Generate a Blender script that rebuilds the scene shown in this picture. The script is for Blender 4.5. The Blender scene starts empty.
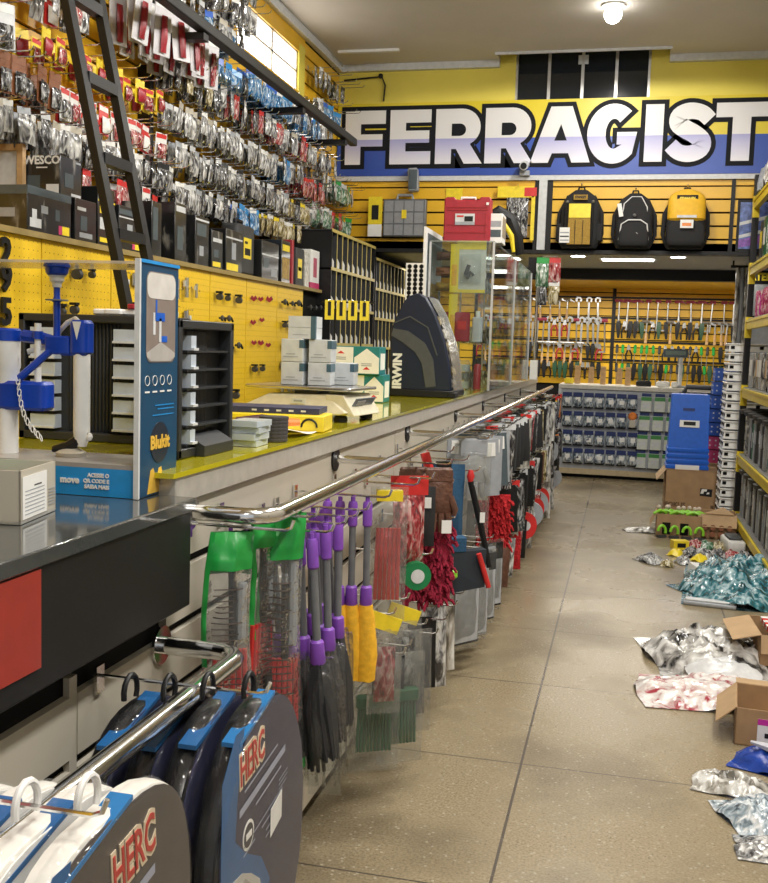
import bpy, math, random
from mathutils import Matrix, Vector, noise
from mathutils.geometry import tessellate_polygon
random.seed(11)
R = random.Random(5)
PI = math.pi
scene = bpy.context.scene
COL = scene.collection

# ------------------------------------------------------------------ camera
def setup_camera():
    yaw, pitch, roll = (math.radians(a) for a in (13.29, 5.47, 1.82))
    fwd = Vector((-math.sin(yaw)*math.cos(pitch), math.cos(yaw)*math.cos(pitch), -math.sin(pitch)))
    right = Vector((math.cos(yaw), math.sin(yaw), 0))
    up = right.cross(fwd)
    r2 = right*math.cos(roll) + up*math.sin(roll)
    u2 = -right*math.sin(roll) + up*math.cos(roll)
    m = Matrix((r2, u2, -fwd)).transposed().to_4x4()
    m.translation = (0, 0, 1.38)
    cd = bpy.data.cameras.new('camera')
    cd.sensor_fit = 'HORIZONTAL'; cd.sensor_width = 36; cd.lens = 36*1009.5/768
    cd.clip_start = 0.05; cd.clip_end = 60
    c = bpy.data.objects.new('camera', cd); COL.objects.link(c)
    c.matrix_world = m
    scene.camera = c
setup_camera()

# ------------------------------------------------------------------ world, lamps, exposure
w = bpy.data.worlds.new('daylight'); scene.world = w; w.use_nodes = True
bg = w.node_tree.nodes['Background']
bg.inputs['Color'].default_value = (0.93, 0.97, 1.0, 1); bg.inputs['Strength'].default_value = 0.6
scene.view_settings.view_transform = 'Standard'
scene.view_settings.look = 'None'
scene.view_settings.gamma = 1
scene.view_settings.use_curve_mapping = False
scene.view_settings.exposure = -0.06
scene.cycles.max_bounces = 8
scene.cycles.transparent_max_bounces = 24
scene.cycles.caustics_reflective = False
scene.cycles.caustics_refractive = False
scene.cycles.sample_clamp_indirect = 4

def lamp(name, kind, loc, power, size=0.1, color=(1, 1, 1), rot=(0, 0, 0), size_y=None):
    l = bpy.data.lights.new(name, kind); l.energy = power; l.color = color
    if kind == 'AREA':
        l.size = size
        if size_y: l.shape = 'RECTANGLE'; l.size_y = size_y
    else: l.shadow_soft_size = size
    o = bpy.data.objects.new(name, l); COL.objects.link(o); o.location = loc; o.rotation_euler = rot
    return o
BULBS = [(-0.21, 7.24), (-0.21, 4.3), (-0.21, 1.4), (-0.21, -1.5)]
for bx_, by_ in BULBS:
    bl_ = lamp('bulb_light', 'SPOT', (bx_, by_, 3.585), 84, 0.06, (1.0, 0.95, 0.86)); bl_.data.spot_size = math.radians(178); bl_.data.spot_blend = 0.08
# area lights added under the mezzanine, beyond its downlights, to brighten the rear
lamp('mezzanine_fill', 'AREA', (-0.5, 9.6, 2.1), 20, 3.2, (1.0, 0.96, 0.88), size_y=0.5)
lamp('back_aisle_fill', 'AREA', (-0.5, 12.4, 2.12), 85, 3.4, (1.0, 0.95, 0.85), size_y=0.5)
for ty in (0.6, 3.0, 5.4):  # unseen fill lights added high on the right to brighten the left wall
    lamp('left_wall_fill', 'AREA', (0.75, ty, 3.66), 64, 0.2, (1.0, 0.97, 0.92), (0, math.radians(28), 0), size_y=1.3)

# ------------------------------------------------------------------ materials
MATS = {}
def mat(name, color, rough=0.5, metal=0.0, var=0.08, scale=30, bump=0.0, bscale=80, coat=0.0, alpha=1.0, emit=None, estr=1.0, spec=0.5):
    if name in MATS: return MATS[name]
    m = bpy.data.materials.new(name); m.use_nodes = True
    nt = m.node_tree; b = nt.nodes['Principled BSDF']
    b.inputs['Roughness'].default_value = rough; b.inputs['Metallic'].default_value = metal
    b.inputs['Specular IOR Level'].default_value = spec
    if coat: b.inputs['Coat Weight'].default_value = coat; b.inputs['Coat Roughness'].default_value = 0.08
    b.inputs['Alpha'].default_value = alpha
    tc = nt.nodes.new('ShaderNodeTexCoord')
    if var > 0:
        n = nt.nodes.new('ShaderNodeTexNoise'); n.inputs['Scale'].default_value = scale; n.inputs['Detail'].default_value = 3
        nt.links.new(tc.outputs['Object'], n.inputs['Vector'])
        r = nt.nodes.new('ShaderNodeValToRGB')
        r.color_ramp.elements[0].position = 0.3; r.color_ramp.elements[1].position = 0.7
        r.color_ramp.elements[0].color = tuple(c*(1-var) for c in color)+(1,)
        r.color_ramp.elements[1].color = tuple(min(1, c*(1+var)) for c in color)+(1,)
        nt.links.new(n.outputs['Fac'], r.inputs['Fac']); nt.links.new(r.outputs['Color'], b.inputs['Base Color'])
    else: b.inputs['Base Color'].default_value = tuple(color)+(1,)
    if bump:
        n2 = nt.nodes.new('ShaderNodeTexNoise'); n2.inputs['Scale'].default_value = bscale; n2.inputs['Detail'].default_value = 4
        nt.links.new(tc.outputs['Object'], n2.inputs['Vector'])
        bp = nt.nodes.new('ShaderNodeBump'); bp.inputs['Strength'].default_value = bump; bp.inputs['Distance'].default_value = 0.02
        nt.links.new(n2.outputs['Fac'], bp.inputs['Height']); nt.links.new(bp.outputs['Normal'], b.inputs['Normal'])
    if emit:
        b.inputs['Emission Color'].default_value = tuple(emit)+(1,); b.inputs['Emission Strength'].default_value = estr
    MATS[name] = m
    return m
def crinkle(name, dark, mid, light, scale=45, rough=0.22, dist=1.2, pos=(.36, .48, .64), bump=.9):
    """wrapped goods: tones of the contents, glints of the crumpled film painted into the palest"""
    if name in MATS: return MATS[name]
    m = bpy.data.materials.new(name); m.use_nodes = True
    nt = m.node_tree; b = nt.nodes['Principled BSDF']; b.inputs['Roughness'].default_value = rough
    b.inputs['Coat Weight'].default_value = 0.6; b.inputs['Coat Roughness'].default_value = 0.1
    tc = nt.nodes.new('ShaderNodeTexCoord'); oi = nt.nodes.new('ShaderNodeObjectInfo')
    ad = nt.nodes.new('ShaderNodeVectorMath'); ad.operation = 'ADD'
    ml = nt.nodes.new('ShaderNodeMath'); ml.operation = 'MULTIPLY'; ml.inputs[1].default_value = 37
    nt.links.new(oi.outputs['Random'], ml.inputs[0])
    mp = nt.nodes.new('ShaderNodeMapping'); mp.inputs['Scale'].default_value = (1, 1, .38); nt.links.new(tc.outputs['Object'], mp.inputs[0])
    nt.links.new(mp.outputs[0], ad.inputs[0]); nt.links.new(ml.outputs[0], ad.inputs[1])
    n = nt.nodes.new('ShaderNodeTexNoise'); n.inputs['Scale'].default_value = scale; n.inputs['Detail'].default_value = 4; n.inputs['Distortion'].default_value = dist
    nt.links.new(ad.outputs[0], n.inputs['Vector'])
    r = nt.nodes.new('ShaderNodeValToRGB'); e = r.color_ramp.elements
    e[0].position = pos[0]; e[0].color = tuple(dark)+(1,); e[1].position = pos[2]; e[1].color = tuple(light)+(1,)
    x = e.new(pos[1]); x.color = tuple(mid)+(1,)
    nt.links.new(n.outputs['Fac'], r.inputs['Fac']); nt.links.new(r.outputs['Color'], b.inputs['Base Color'])
    v = nt.nodes.new('ShaderNodeTexVoronoi'); v.inputs['Scale'].default_value = scale*1.4
    nt.links.new(ad.outputs[0], v.inputs['Vector'])
    bp = nt.nodes.new('ShaderNodeBump'); bp.inputs['Strength'].default_value = bump; bp.inputs['Distance'].default_value = 0.012
    nt.links.new(v.outputs['Distance'], bp.inputs['Height']); nt.links.new(bp.outputs['Normal'], b.inputs['Normal'])
    MATS[name] = m
    return m
def film(name, tint=(0.95, 0.97, 1.0), clear=0.8, rough=0.08, bump=0.5, bscale=40, gloss=0.6):
    """clear plastic or glass sheet"""
    if name in MATS: return MATS[name]
    m = bpy.data.materials.new(name); m.use_nodes = True
    nt = m.node_tree; nt.nodes.remove(nt.nodes['Principled BSDF'])
    out = nt.nodes['Material Output']
    tr = nt.nodes.new('ShaderNodeBsdfTransparent'); tr.inputs['Color'].default_value = tuple(tint)+(1,)
    gl = nt.nodes.new('ShaderNodeBsdfGlossy'); gl.inputs['Roughness'].default_value = rough
    df = nt.nodes.new('ShaderNodeBsdfDiffuse'); df.inputs['Color'].default_value = tuple(tint)+(1,)
    fr = nt.nodes.new('ShaderNodeLayerWeight'); fr.inputs['Blend'].default_value = 0.25
    m1 = nt.nodes.new('ShaderNodeMixShader'); m1.inputs['Fac'].default_value = 1-clear
    nt.links.new(tr.outputs[0], m1.inputs[1]); nt.links.new(df.outputs[0], m1.inputs[2])
    m2 = nt.nodes.new('ShaderNodeMixShader')
    mt = nt.nodes.new('ShaderNodeMath'); mt.operation = 'MULTIPLY_ADD'; mt.inputs[1].default_value = gloss; mt.inputs[2].default_value = 0.03
    nt.links.new(fr.outputs['Fresnel'], mt.inputs[0]); nt.links.new(mt.outputs[0], m2.inputs['Fac'])
    nt.links.new(m1.outputs[0], m2.inputs[1]); nt.links.new(gl.outputs[0], m2.inputs[2])
    if bump:
        tc = nt.nodes.new('ShaderNodeTexCoord')
        n = nt.nodes.new('ShaderNodeTexNoise'); n.inputs['Scale'].default_value = bscale; n.inputs['Detail'].default_value = 3
        nt.links.new(tc.outputs['Object'], n.inputs['Vector'])
        bp = nt.nodes.new('ShaderNodeBump'); bp.inputs['Strength'].default_value = bump; bp.inputs['Distance'].default_value = 0.02
        nt.links.new(n.outputs['Fac'], bp.inputs['Height'])
        for s in (gl, fr): nt.links.new(bp.outputs['Normal'], s.inputs['Normal'])
    nt.links.new(m2.outputs[0], out.inputs['Surface'])
    MATS[name] = m
    return m
def floor_material():
    m = bpy.data.materials.new('terrazzo'); m.use_nodes = True
    nt = m.node_tree; L = nt.links; b = nt.nodes['Principled BSDF']
    tc = nt.nodes.new('ShaderNodeTexCoord')
    def noise_(scale, detail=4):
        n = nt.nodes.new('ShaderNodeTexNoise'); n.inputs['Scale'].default_value = scale; n.inputs['Detail'].default_value = detail
        L.new(tc.outputs['Object'], n.inputs['Vector']); return n
    def ramp(src, stops):
        r = nt.nodes.new('ShaderNodeValToRGB'); e = r.color_ramp.elements
        e[0].position, e[0].color = stops[0][0], tuple(stops[0][1])+(1,)
        e[1].position, e[1].color = stops[-1][0], tuple(stops[-1][1])+(1,)
        for p, c in stops[1:-1]:
            x = e.new(p); x.color = tuple(c)+(1,)
        L.new(src, r.inputs['Fac']); return r
    def mix(a, b_, fac, mode='MIX'):
        x = nt.nodes.new('ShaderNodeMixRGB'); x.blend_type = mode
        if hasattr(fac, 'links'): L.new(fac, x.inputs['Fac'])
        else: x.inputs['Fac'].default_value = fac
        for i, s in ((1, a), (2, b_)):
            if hasattr(s, 'links'): L.new(s, x.inputs[i])
            else: x.inputs[i].default_value = tuple(s)+(1,)
        return x
    fine = noise_(130, 5); base = ramp(fine.outputs['Fac'], [(0.3, (0.20, 0.157, 0.092)), (0.5, (0.285, 0.23, 0.142)), (0.72, (0.365, 0.305, 0.203))])
    big = noise_(1.7, 5); stain = ramp(big.outputs['Fac'], [(0.33, (0.56, 0.54, 0.50)), (0.50, (1, 1, 1)), (0.75, (1.0, 0.98, 0.95))])
    c1 = mix(base.outputs[0], stain.outputs[0], 0.8, 'MULTIPLY')
    v = nt.nodes.new('ShaderNodeTexVoronoi'); v.inputs['Scale'].default_value = 55; L.new(tc.outputs['Object'], v.inputs['Vector'])
    sp = ramp(v.outputs['Distance'], [(0.10, (1, 1, 1)), (0.16, (0, 0, 0))])
    vs = ramp(v.outputs['Color'], [(0.55, (0, 0, 0)), (0.6, (1, 1, 1))])
    spk = mix(sp.outputs[0], vs.outputs[0], 1.0, 'MULTIPLY')
    c2 = mix(c1.outputs[0], (0.12, 0.09, 0.055), spk.outputs[0])
    v2 = nt.nodes.new('ShaderNodeTexVoronoi'); v2.inputs['Scale'].default_value = 38; L.new(tc.outputs['Object'], v2.inputs['Vector'])
    sp2 = ramp(v2.outputs['Distance'], [(0.12, (0.6, 0.6, 0.6)), (0.2, (0, 0, 0))])
    c2 = mix(c2.outputs[0], (0.47, 0.43, 0.34), sp2.outputs[0])
    sep = nt.nodes.new('ShaderNodeSeparateXYZ'); L.new(tc.outputs['Object'], sep.inputs[0])
    masks = []
    for ax, off, step in (('X', -0.27, 0.85), ('Y', 2.455, 0.83)):
        s = nt.nodes.new('ShaderNodeMath'); s.operation = 'SUBTRACT'; s.inputs[1].default_value = off; L.new(sep.outputs[ax], s.inputs[0])
        p = nt.nodes.new('ShaderNodeMath'); p.operation = 'PINGPONG'; p.inputs[1].default_value = step/2; L.new(s.outputs[0], p.inputs[0])
        lt = nt.nodes.new('ShaderNodeMath'); lt.operation = 'LESS_THAN'; lt.inputs[1].default_value = 0.0042 if ax == 'X' else 0.0030; L.new(p.outputs[0], lt.inputs[0])
        masks.append(lt)
    mx = nt.nodes.new('ShaderNodeMath'); mx.operation = 'MAXIMUM'; L.new(masks[0].outputs[0], mx.inputs[0]); L.new(masks[1].outputs[0], mx.inputs[1])
    c3 = mix(c2.outputs[0], (0.075, 0.06, 0.045), mx.outputs[0])
    L.new(c3.outputs[0], b.inputs['Base Color'])
    rr = ramp(big.outputs['Fac'], [(0.3, (0.36, 0.36, 0.36)), (0.7, (0.20, 0.20, 0.20))]); L.new(rr.outputs[0], b.inputs['Roughness'])
    b.inputs['Specular IOR Level'].default_value = 0.55
    bp = nt.nodes.new('ShaderNodeBump'); bp.inputs['Strength'].default_value = 0.12; bp.inputs['Distance'].default_value = 0.004
    L.new(fine.outputs['Fac'], bp.inputs['Height']); L.new(bp.outputs['Normal'], b.inputs['Normal'])
    return m
def split_print(name, z0, above, below_top, below_bot, span):
    """printed two-tone artwork: one flat tone above height z0, a printed fade below it"""
    m = bpy.data.materials.new(name); m.use_nodes = True
    nt = m.node_tree; b = nt.nodes['Principled BSDF']; b.inputs['Roughness'].default_value = 0.35
    tc = nt.nodes.new('ShaderNodeTexCoord'); sep = nt.nodes.new('ShaderNodeSeparateXYZ'); nt.links.new(tc.outputs['Object'], sep.inputs[0])
    mr = nt.nodes.new('ShaderNodeMapRange'); mr.inputs['From Min'].default_value = z0-span; mr.inputs['From Max'].default_value = z0+span
    nt.links.new(sep.outputs['Z'], mr.inputs['Value'])
    r = nt.nodes.new('ShaderNodeValToRGB'); e = r.color_ramp.elements
    e[0].position = 0.0; e[0].color = tuple(below_bot)+(1,); e[1].position = 1.0; e[1].color = tuple(above)+(1,)
    x = e.new(0.495); x.color = tuple(below_top)+(1,)
    x = e.new(0.505); x.color = tuple(above)+(1,)
    nt.links.new(mr.outputs[0], r.inputs['Fac']); nt.links.new(r.outputs[0], b.inputs['Base Color'])
    MATS[name] = m
    return m

M_ = mat
YEL = M_('yellow_board', (0.79, 0.46, 0.022), 0.38, var=0.06, scale=6)
LEM = M_('lemon_paint', (0.74, 0.63, 0.10), 0.55, var=0.05, scale=3)
PEG = M_('pegboard_yellow', (0.80, 0.52, 0.02), 0.4, var=0.05, scale=40)
BLK = M_('black_metal', (0.011, 0.011, 0.012), 0.45, spec=.3)
DRK = M_('dark_recess', (0.008, 0.0075, 0.007), 0.8, spec=.15)
CHR = M_('chrome', (0.80, 0.80, 0.80), 0.14, 1.0, var=0.03)
STL = M_('tool_steel', (0.52, 0.53, 0.54), 0.28, 0.9)
CRM = M_('cream_panel', (0.50, 0.46, 0.38), 0.42, var=0.03, scale=5)
WHT = M_('white_plastic', (0.82, 0.82, 0.80), 0.35, var=0.03)
GRY = M_('grey_plastic', (0.33, 0.35, 0.38), 0.45)
LGR = M_('light_grey', (0.60, 0.62, 0.64), 0.4)
DGR = M_('charcoal', (0.045, 0.047, 0.05), 0.5)
RED = M_('red_plastic', (0.36, 0.02, 0.035), 0.38)
RDP = M_('red_print', (0.62, 0.03, 0.03), 0.35)
BLU = M_('blue_plastic', (0.008, 0.11, 0.58), 0.33)
SKY = M_('sky_blue_print', (0.02, 0.27, 0.66), 0.3)
NVY = M_('navy_plastic', (0.007, 0.013, 0.034), 0.4)
NVP = M_('navy_print', (0.010, 0.062, 0.135), 0.3)
GRN = M_('green_print', (0.02, 0.34, 0.06), 0.3)
LIM = M_('lime_plastic', (0.27, 0.66, 0.04), 0.35)
PUR = M_('purple_plastic', (0.22, 0.07, 0.45), 0.4)
GLD = M_('gold_cloth', (0.80, 0.43, 0.02), 0.8, var=0.12, scale=60, bump=0.15)
CTN = M_('cardboard', (0.36, 0.225, 0.115), 0.75, var=0.1, scale=14)
CTI = M_('cardboard_inside', (0.46, 0.31, 0.17), 0.8, var=0.08, scale=14)
BRN = M_('brown_card', (0.24, 0.085, 0.03), 0.55)
PNK = M_('pink_print', (0.55, 0.05, 0.16), 0.35)
MAG = M_('magenta_print', (0.55, 0.03, 0.33), 0.4)
TEA = M_('teal_print', (0.02, 0.20, 0.21), 0.35)
PAP = M_('white_paper', (0.80, 0.80, 0.78), 0.5, var=0.03)
YPR = M_('yellow_print', (0.85, 0.66, 0.03), 0.35)
ORG = M_('orange_plastic', (0.75, 0.22, 0.03), 0.4)
YMT = M_('yellow_rack_paint', (0.72, 0.55, 0.02), 0.38, var=0.08, scale=10)
RCH = M_('chenille_red', (0.27, 0.007, 0.032), 0.9, var=0.35, scale=70, bump=0.6)
RDD = M_('duster_red', (0.46, 0.012, 0.018), 0.9, var=0.3, scale=90, bump=0.6)
FUR = M_('grey_bristle', (0.075, 0.068, 0.062), 0.9, var=0.4, scale=120, bump=0.6)
FAB = M_('black_fabric', (0.016, 0.016, 0.018), 0.85, var=0.15, scale=160, bump=0.25, bscale=300)
DEN = M_('blue_cloth', (0.018, 0.075, 0.155), 0.85, var=0.2, scale=120)
LEA = M_('brown_leather', (0.125, 0.055, 0.035), 0.45, var=0.25, scale=40, bump=0.3)
KHA = M_('khaki_print', (0.36, 0.30, 0.24), 0.4)
WOD = M_('pale_wood', (0.52, 0.33, 0.16), 0.55, var=0.2, scale=25)
OLV = M_('mustard_mesh', (0.33, 0.20, 0.03), 0.8, var=0.2, scale=90)
GLS = film('glass', (0.93, 0.97, 0.96), 0.99, 0.03, 0)
CLR = film('clear_film', (0.97, 0.98, 0.98), 0.975, 0.10, 0.8, 38)
CLB = film('clear_bag_thick', (0.92, 0.93, 0.92), 0.93, 0.14, 1.0, 30)
K_SIL = crinkle('wrapped_silver', (0.04, 0.04, 0.045), (0.26, 0.26, 0.26), (0.74, 0.74, 0.72), 34)
K_DRK = crinkle('wrapped_black', (0.010, 0.010, 0.012), (0.05, 0.05, 0.055), (0.42, 0.42, 0.42))
K_BLU = crinkle('wrapped_blue', (0.01, 0.07, 0.18), (0.03, 0.20, 0.46), (0.55, 0.66, 0.75))
K_RED = crinkle('wrapped_red', (0.10, 0.01, 0.015), (0.38, 0.03, 0.04), (0.62, 0.45, 0.42))
K_GRN = crinkle('wrapped_green', (0.02, 0.10, 0.04), (0.12, 0.24, 0.14), (0.66, 0.72, 0.66))
K_GLD = crinkle('wrapped_brass', (0.07, 0.05, 0.02), (0.34, 0.27, 0.10), (0.72, 0.66, 0.50))
K_TEA = crinkle('wrapped_teal', (0.01, 0.05, 0.065), (0.03, 0.17, 0.21), (0.42, 0.56, 0.60), 22, .2, .3)
K_CLR = crinkle('crumpled_clear', (0.10, 0.095, 0.08), (0.40, 0.38, 0.34), (0.84, 0.84, 0.82), 24, .18, .4)
K_PNK = crinkle('wrapped_pink', (0.30, 0.02, 0.09), (0.56, 0.08, 0.20), (0.78, 0.62, 0.64), 30)

# ------------------------------------------------------------------ mesh helpers
def rotm(rx=0, ry=0, rz=0): return Matrix.Rotation(rz, 4, 'Z') @ Matrix.Rotation(ry, 4, 'Y') @ Matrix.Rotation(rx, 4, 'X')
def at(x, y, z, rx=0, ry=0, rz=0): return Matrix.Translation((x, y, z)) @ rotm(rx, ry, rz)
class MB:
    def __init__(s): s.v = []; s.f = []; s.mi = []; s.mats = []
    def slot(s, m):
        if m not in s.mats: s.mats.append(m)
        return s.mats.index(m)
    def add(s, vs, fs, m, X=None):
        o = len(s.v); k = s.slot(m)
        for p in vs:
            p = Vector(p); s.v.append(tuple(X @ p) if X else tuple(p))
        for f in fs: s.f.append(tuple(i+o for i in f)); s.mi.append(k)
        return s
    def box(s, c, d, m, X=None):
        x, y, z = c; a, b, e = d[0]/2, d[1]/2, d[2]/2
        vs = [(x+i*a, y+j*b, z+k*e) for i in (-1, 1) for j in (-1, 1) for k in (-1, 1)]
        return s.add(vs, [(0, 1, 3, 2), (4, 6, 7, 5), (0, 4, 5, 1), (2, 3, 7, 6), (0, 2, 6, 4), (1, 5, 7, 3)], m, X)
    def bb(s, x0, x1, y0, y1, z0, z1, m, X=None): return s.box(((x0+x1)/2, (y0+y1)/2, (z0+z1)/2), (x1-x0, y1-y0, z1-z0), m, X)
    def rbox(s, c, d, r, m, X=None, n=3):
        """box with rounded vertical edges (in local z) and a soft top and bottom edge"""
        hx, hy, hz = d[0]/2, d[1]/2, d[2]/2; r = min(r, hx*.98, hy*.98)
        def ring(rr, ins, z):
            out = []
            for q, (sx, sy) in enumerate(((1, 1), (-1, 1), (-1, -1), (1, -1))):
                for i in range(n+1):
                    a = q*PI/2+i*PI/2/n
                    out.append((c[0]+sx*(hx-r)+(r-ins)*math.cos(a), c[1]+sy*(hy-r)+(r-ins)*math.sin(a), c[2]+z))
            return out
        e = min(r*.5, hz*.5)
        return s.loft([ring(r, e, -hz), ring(r, 0, -hz+e), ring(r, 0, hz-e), ring(r, e, hz)], m, X)
    def loft(s, rings, m, X=None, cap=True, closed=True):
        n = len(rings[0]); vs = [p for r in rings for p in r]; fs = []
        for k in range(len(rings)-1):
            for i in range(n if closed else n-1):
                j = (i+1) % n; fs.append((k*n+i, k*n+j, (k+1)*n+j, (k+1)*n+i))
        if cap: fs.append(tuple(range(n-1, -1, -1))); fs.append(tuple((len(rings)-1)*n+i for i in range(n)))
        return s.add(vs, fs, m, X)
    def prism(s, poly, h, m, X=None):
        """polygon in local xy, extruded along +z"""
        n = len(poly); tri = [tuple(range(n))]
        if n > 5: tri = [tuple(t) for t in tessellate_polygon([[Vector((x, y, 0)) for x, y in poly]])]
        A = sum(poly[i][0]*poly[(i+1) % n][1]-poly[(i+1) % n][0]*poly[i][1] for i in range(n))
        if n > 5:
            def area(t): (a, b), (c, d), (e, f) = (poly[i] for i in t); return (c-a)*(f-b)-(e-a)*(d-b)
            tri = [t if area(t)*A > 0 else t[::-1] for t in tri]
        if A < 0: tri = [t[::-1] for t in tri]; poly = poly[::-1]; tri = [tuple(n-1-i for i in t) for t in tri]
        return s.add([(x, y, 0) for x, y in poly]+[(x, y, h) for x, y in poly],
                     [t[::-1] for t in tri]+[tuple(i+n for i in t) for t in tri]+[(i, (i+1) % n, n+(i+1) % n, n+i) for i in range(n)], m, X)
    def cyl(s, p0, p1, r0, m, r1=None, n=12, X=None): return s.tube([p0, p1], [r0, r0 if r1 is None else r1], m, n, X)
    def tube(s, path, r, m, n=8, X=None):
        P = [Vector(p) for p in path]; rings = []
        rs = r if isinstance(r, (list, tuple)) else [r]*len(P)
        prev = None
        for i, p in enumerate(P):
            t = (P[min(i+1, len(P)-1)]-P[max(i-1, 0)]).normalized()
            if prev is None:
                u = t.orthogonal().normalized()
            else:
                u = (prev-t*prev.dot(t)); u = u.normalized() if u.length > 1e-6 else t.orthogonal().normalized()
            prev = u; w_ = t.cross(u)
            rings.append([tuple(p+(u*math.cos(a)+w_*math.sin(a))*rs[i]) for a in (2*PI*k/n for k in range(n))])
        return s.loft(rings, m, X)
    def lathe(s, prof, m, n=20, X=None): return s.loft([[(r*math.cos(2*PI*k/n), r*math.sin(2*PI*k/n), z) for k in range(n)] for r, z in prof], m, X)
    def ball(s, c, r, m, n=10, X=None, sc=(1, 1, 1)):
        rings = []
        for i in range(n//2+1):
            a = -PI/2+PI*max(0.03, min(n//2-0.03, i))/(n//2)
            rings.append([(c[0]+r*sc[0]*math.cos(a)*math.cos(2*PI*k/n), c[1]+r*sc[1]*math.cos(a)*math.sin(2*PI*k/n), c[2]+r*sc[2]*math.sin(a)) for k in range(n)])
        return s.loft(rings, m, X)
    def sheet(s, fn, nu, nv, m, X=None, thick=0.0):
        vs = [fn(i/nu, j/nv) for j in range(nv+1) for i in range(nu+1)]
        fs = [(j*(nu+1)+i, j*(nu+1)+i+1, (j+1)*(nu+1)+i+1, (j+1)*(nu+1)+i) for j in range(nv) for i in range(nu)]
        return s.add(vs, fs, m, X)
    def pillow(s, w, h, d, m, X=None, n=6, wob=0.15, seed=0):
        """a puffy pack in local xz (width, height), bulging along +-y, sealed flat at its rim"""
        o = seed*7.3
        def fn(sgn):
            def g(u, v):
                b = (math.sin(PI*u)*math.sin(PI*v))**0.45
                k = noise.noise(Vector((u*3+o, v*3+o, sgn)))
                return ((u-.5)*w*(1+.05*noise.noise(Vector((v*4, o, 0)))), sgn*(d/2*b*(1+wob*2*k))+.0005*sgn, (v-.5)*h)
            return g
        s.sheet(fn(-1), n, n, m, X); s.sheet(lambda u, v: fn(1)(1-u, v), n, n, m, X)
        return s
    def text(s, string, size, m, X, bold=0.0, ext=0.0006, align='CENTER', xs=1.0, space=1.0):
        cu = bpy.data.curves.new('t', 'FONT'); cu.body = string; cu.size = size; cu.extrude = ext; cu.offset = bold; cu.resolution_u = 2
        cu.align_x = align; cu.align_y = 'CENTER'; cu.space_character = space
        o = bpy.data.objects.new('t', cu)
        me = bpy.data.meshes.new_from_object(o)
        S = X @ Matrix.Diagonal((xs, 1, 1, 1))
        s.add([v.co for v in me.vertices], [tuple(p.vertices) for p in me.polygons], m, S)
        bpy.data.objects.remove(o); bpy.data.curves.remove(cu); bpy.data.meshes.remove(me)
        return s
    def mesh(s, name, smooth=35):
        me = bpy.data.meshes.new(name); me.from_pydata(s.v, [], s.f)
        for m in s.mats: me.materials.append(m)
        me.polygons.foreach_set('material_index', s.mi)
        if smooth:
            me.polygons.foreach_set('use_smooth', [True]*len(s.f)); me.set_sharp_from_angle(angle=math.radians(smooth))
        me.update(); return me
    def build(s, name, parent=None, smooth=35, bevel=0.0):
        return link(name, s.mesh(name, smooth), parent, bevel)
def link(name, me, parent=None, bevel=0.0):
    o = bpy.data.objects.new(name, me); COL.objects.link(o)
    if parent: o.parent = parent
    if bevel:
        b = o.modifiers.new('edge', 'BEVEL'); b.width = bevel; b.segments = 2; b.limit_method = 'ANGLE'; b.angle_limit = math.radians(40)
    return o
def tag(o, label, cat, group=None, kind=None):
    o['label'] = label; o['category'] = cat
    if group: o['group'] = group
    if kind: o['kind'] = kind
    return o
def thing(name, label, cat, loc=(0, 0, 0), rz=0, group=None, rot=None):
    o = bpy.data.objects.new(name, None); COL.objects.link(o); o.empty_display_size = 0.05
    o.location = loc; o.rotation_euler = rot if rot else (0, 0, rz)
    return tag(o, label, cat, group)
def struct(mb, name, bevel=0.0):
    o = mb.build(name, bevel=bevel); o['kind'] = 'structure'; return o
def dup(o, loc, rot=None, label=None, group=None):
    c = o.copy(); COL.objects.link(c); c.location = loc
    if rot is not None: c.rotation_euler = rot
    if label: c['label'] = label
    if group: c['group'] = group
    for ch in o.children:
        d = ch.copy(); COL.objects.link(d); d.parent = c
        for g in ch.children:
            e = g.copy(); COL.objects.link(e); e.parent = d
    return c
def put(me, name, loc, label, cat, group=None, rot=(0, 0, 0), scale=None):
    o = bpy.data.objects.new(name, me); COL.objects.link(o); o.location = loc; o.rotation_euler = rot
    if scale: o.scale = scale
    return tag(o, label, cat, group)
FX = rotm(PI/2, 0, PI/2)       # flat xy artwork turned to face +X (reads along +Y)
FY = rotm(PI/2, 0, 0)          # flat xy artwork turned to face -Y (reads along +X)
def onx(x, y, z): return Matrix.Translation((x, y, z)) @ FX
def ony(x, y, z): return Matrix.Translation((x, y, z)) @ FY

# ================================================================== THE SETTING
YS = 8.5      # mezzanine face with the sign
YB = 13.5     # rear tool wall under the mezzanine
XL, XR = -2.5, 1.62
PLASTER = M_('ceiling_plaster', (0.60, 0.56, 0.50), 0.6, var=0.04, scale=2)
def slats(mb, along, a0, a1, z0, z1, pos, m, step=0.1, gap=0.013, holes=(), t=0.015):
    """horizontal boards with dark grooves; along 'Y' on an X plane or 'X' on a Y plane"""
    z = z0
    while z < z1-0.02:
        zt = min(z+step-gap, z1); segs = [(a0, a1)]
        for h0, h1, hz0, hz1 in holes:
            if zt > hz0 and z < hz1:
                segs = [q for s in segs for q in ((s[0], min(s[1], h0)), (max(s[0], h1), s[1])) if q[1]-q[0] > 0.02]
        for s0, s1 in segs:
            if along == 'Y': mb.bb(pos-t, pos, s0, s1, z, zt, m)
            else: mb.bb(s0, s1, pos, pos+t, z, zt, m)
        z += step
b = MB(); b.bb(XL-.1, XR+.1, -3, YB+.1, -0.06, 0, floor_material()); struct(b, 'floor')
b = MB()
b.bb(XL-.2, XR+.1, -3, 8.25, 3.72, 3.80, PLASTER); b.bb(XL-.2, -1.13, 8.25, YS+.05, 3.72, 3.80, PLASTER); b.bb(.21, XR+.1, 8.25, YS+.05, 3.72, 3.80, PLASTER)
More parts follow.
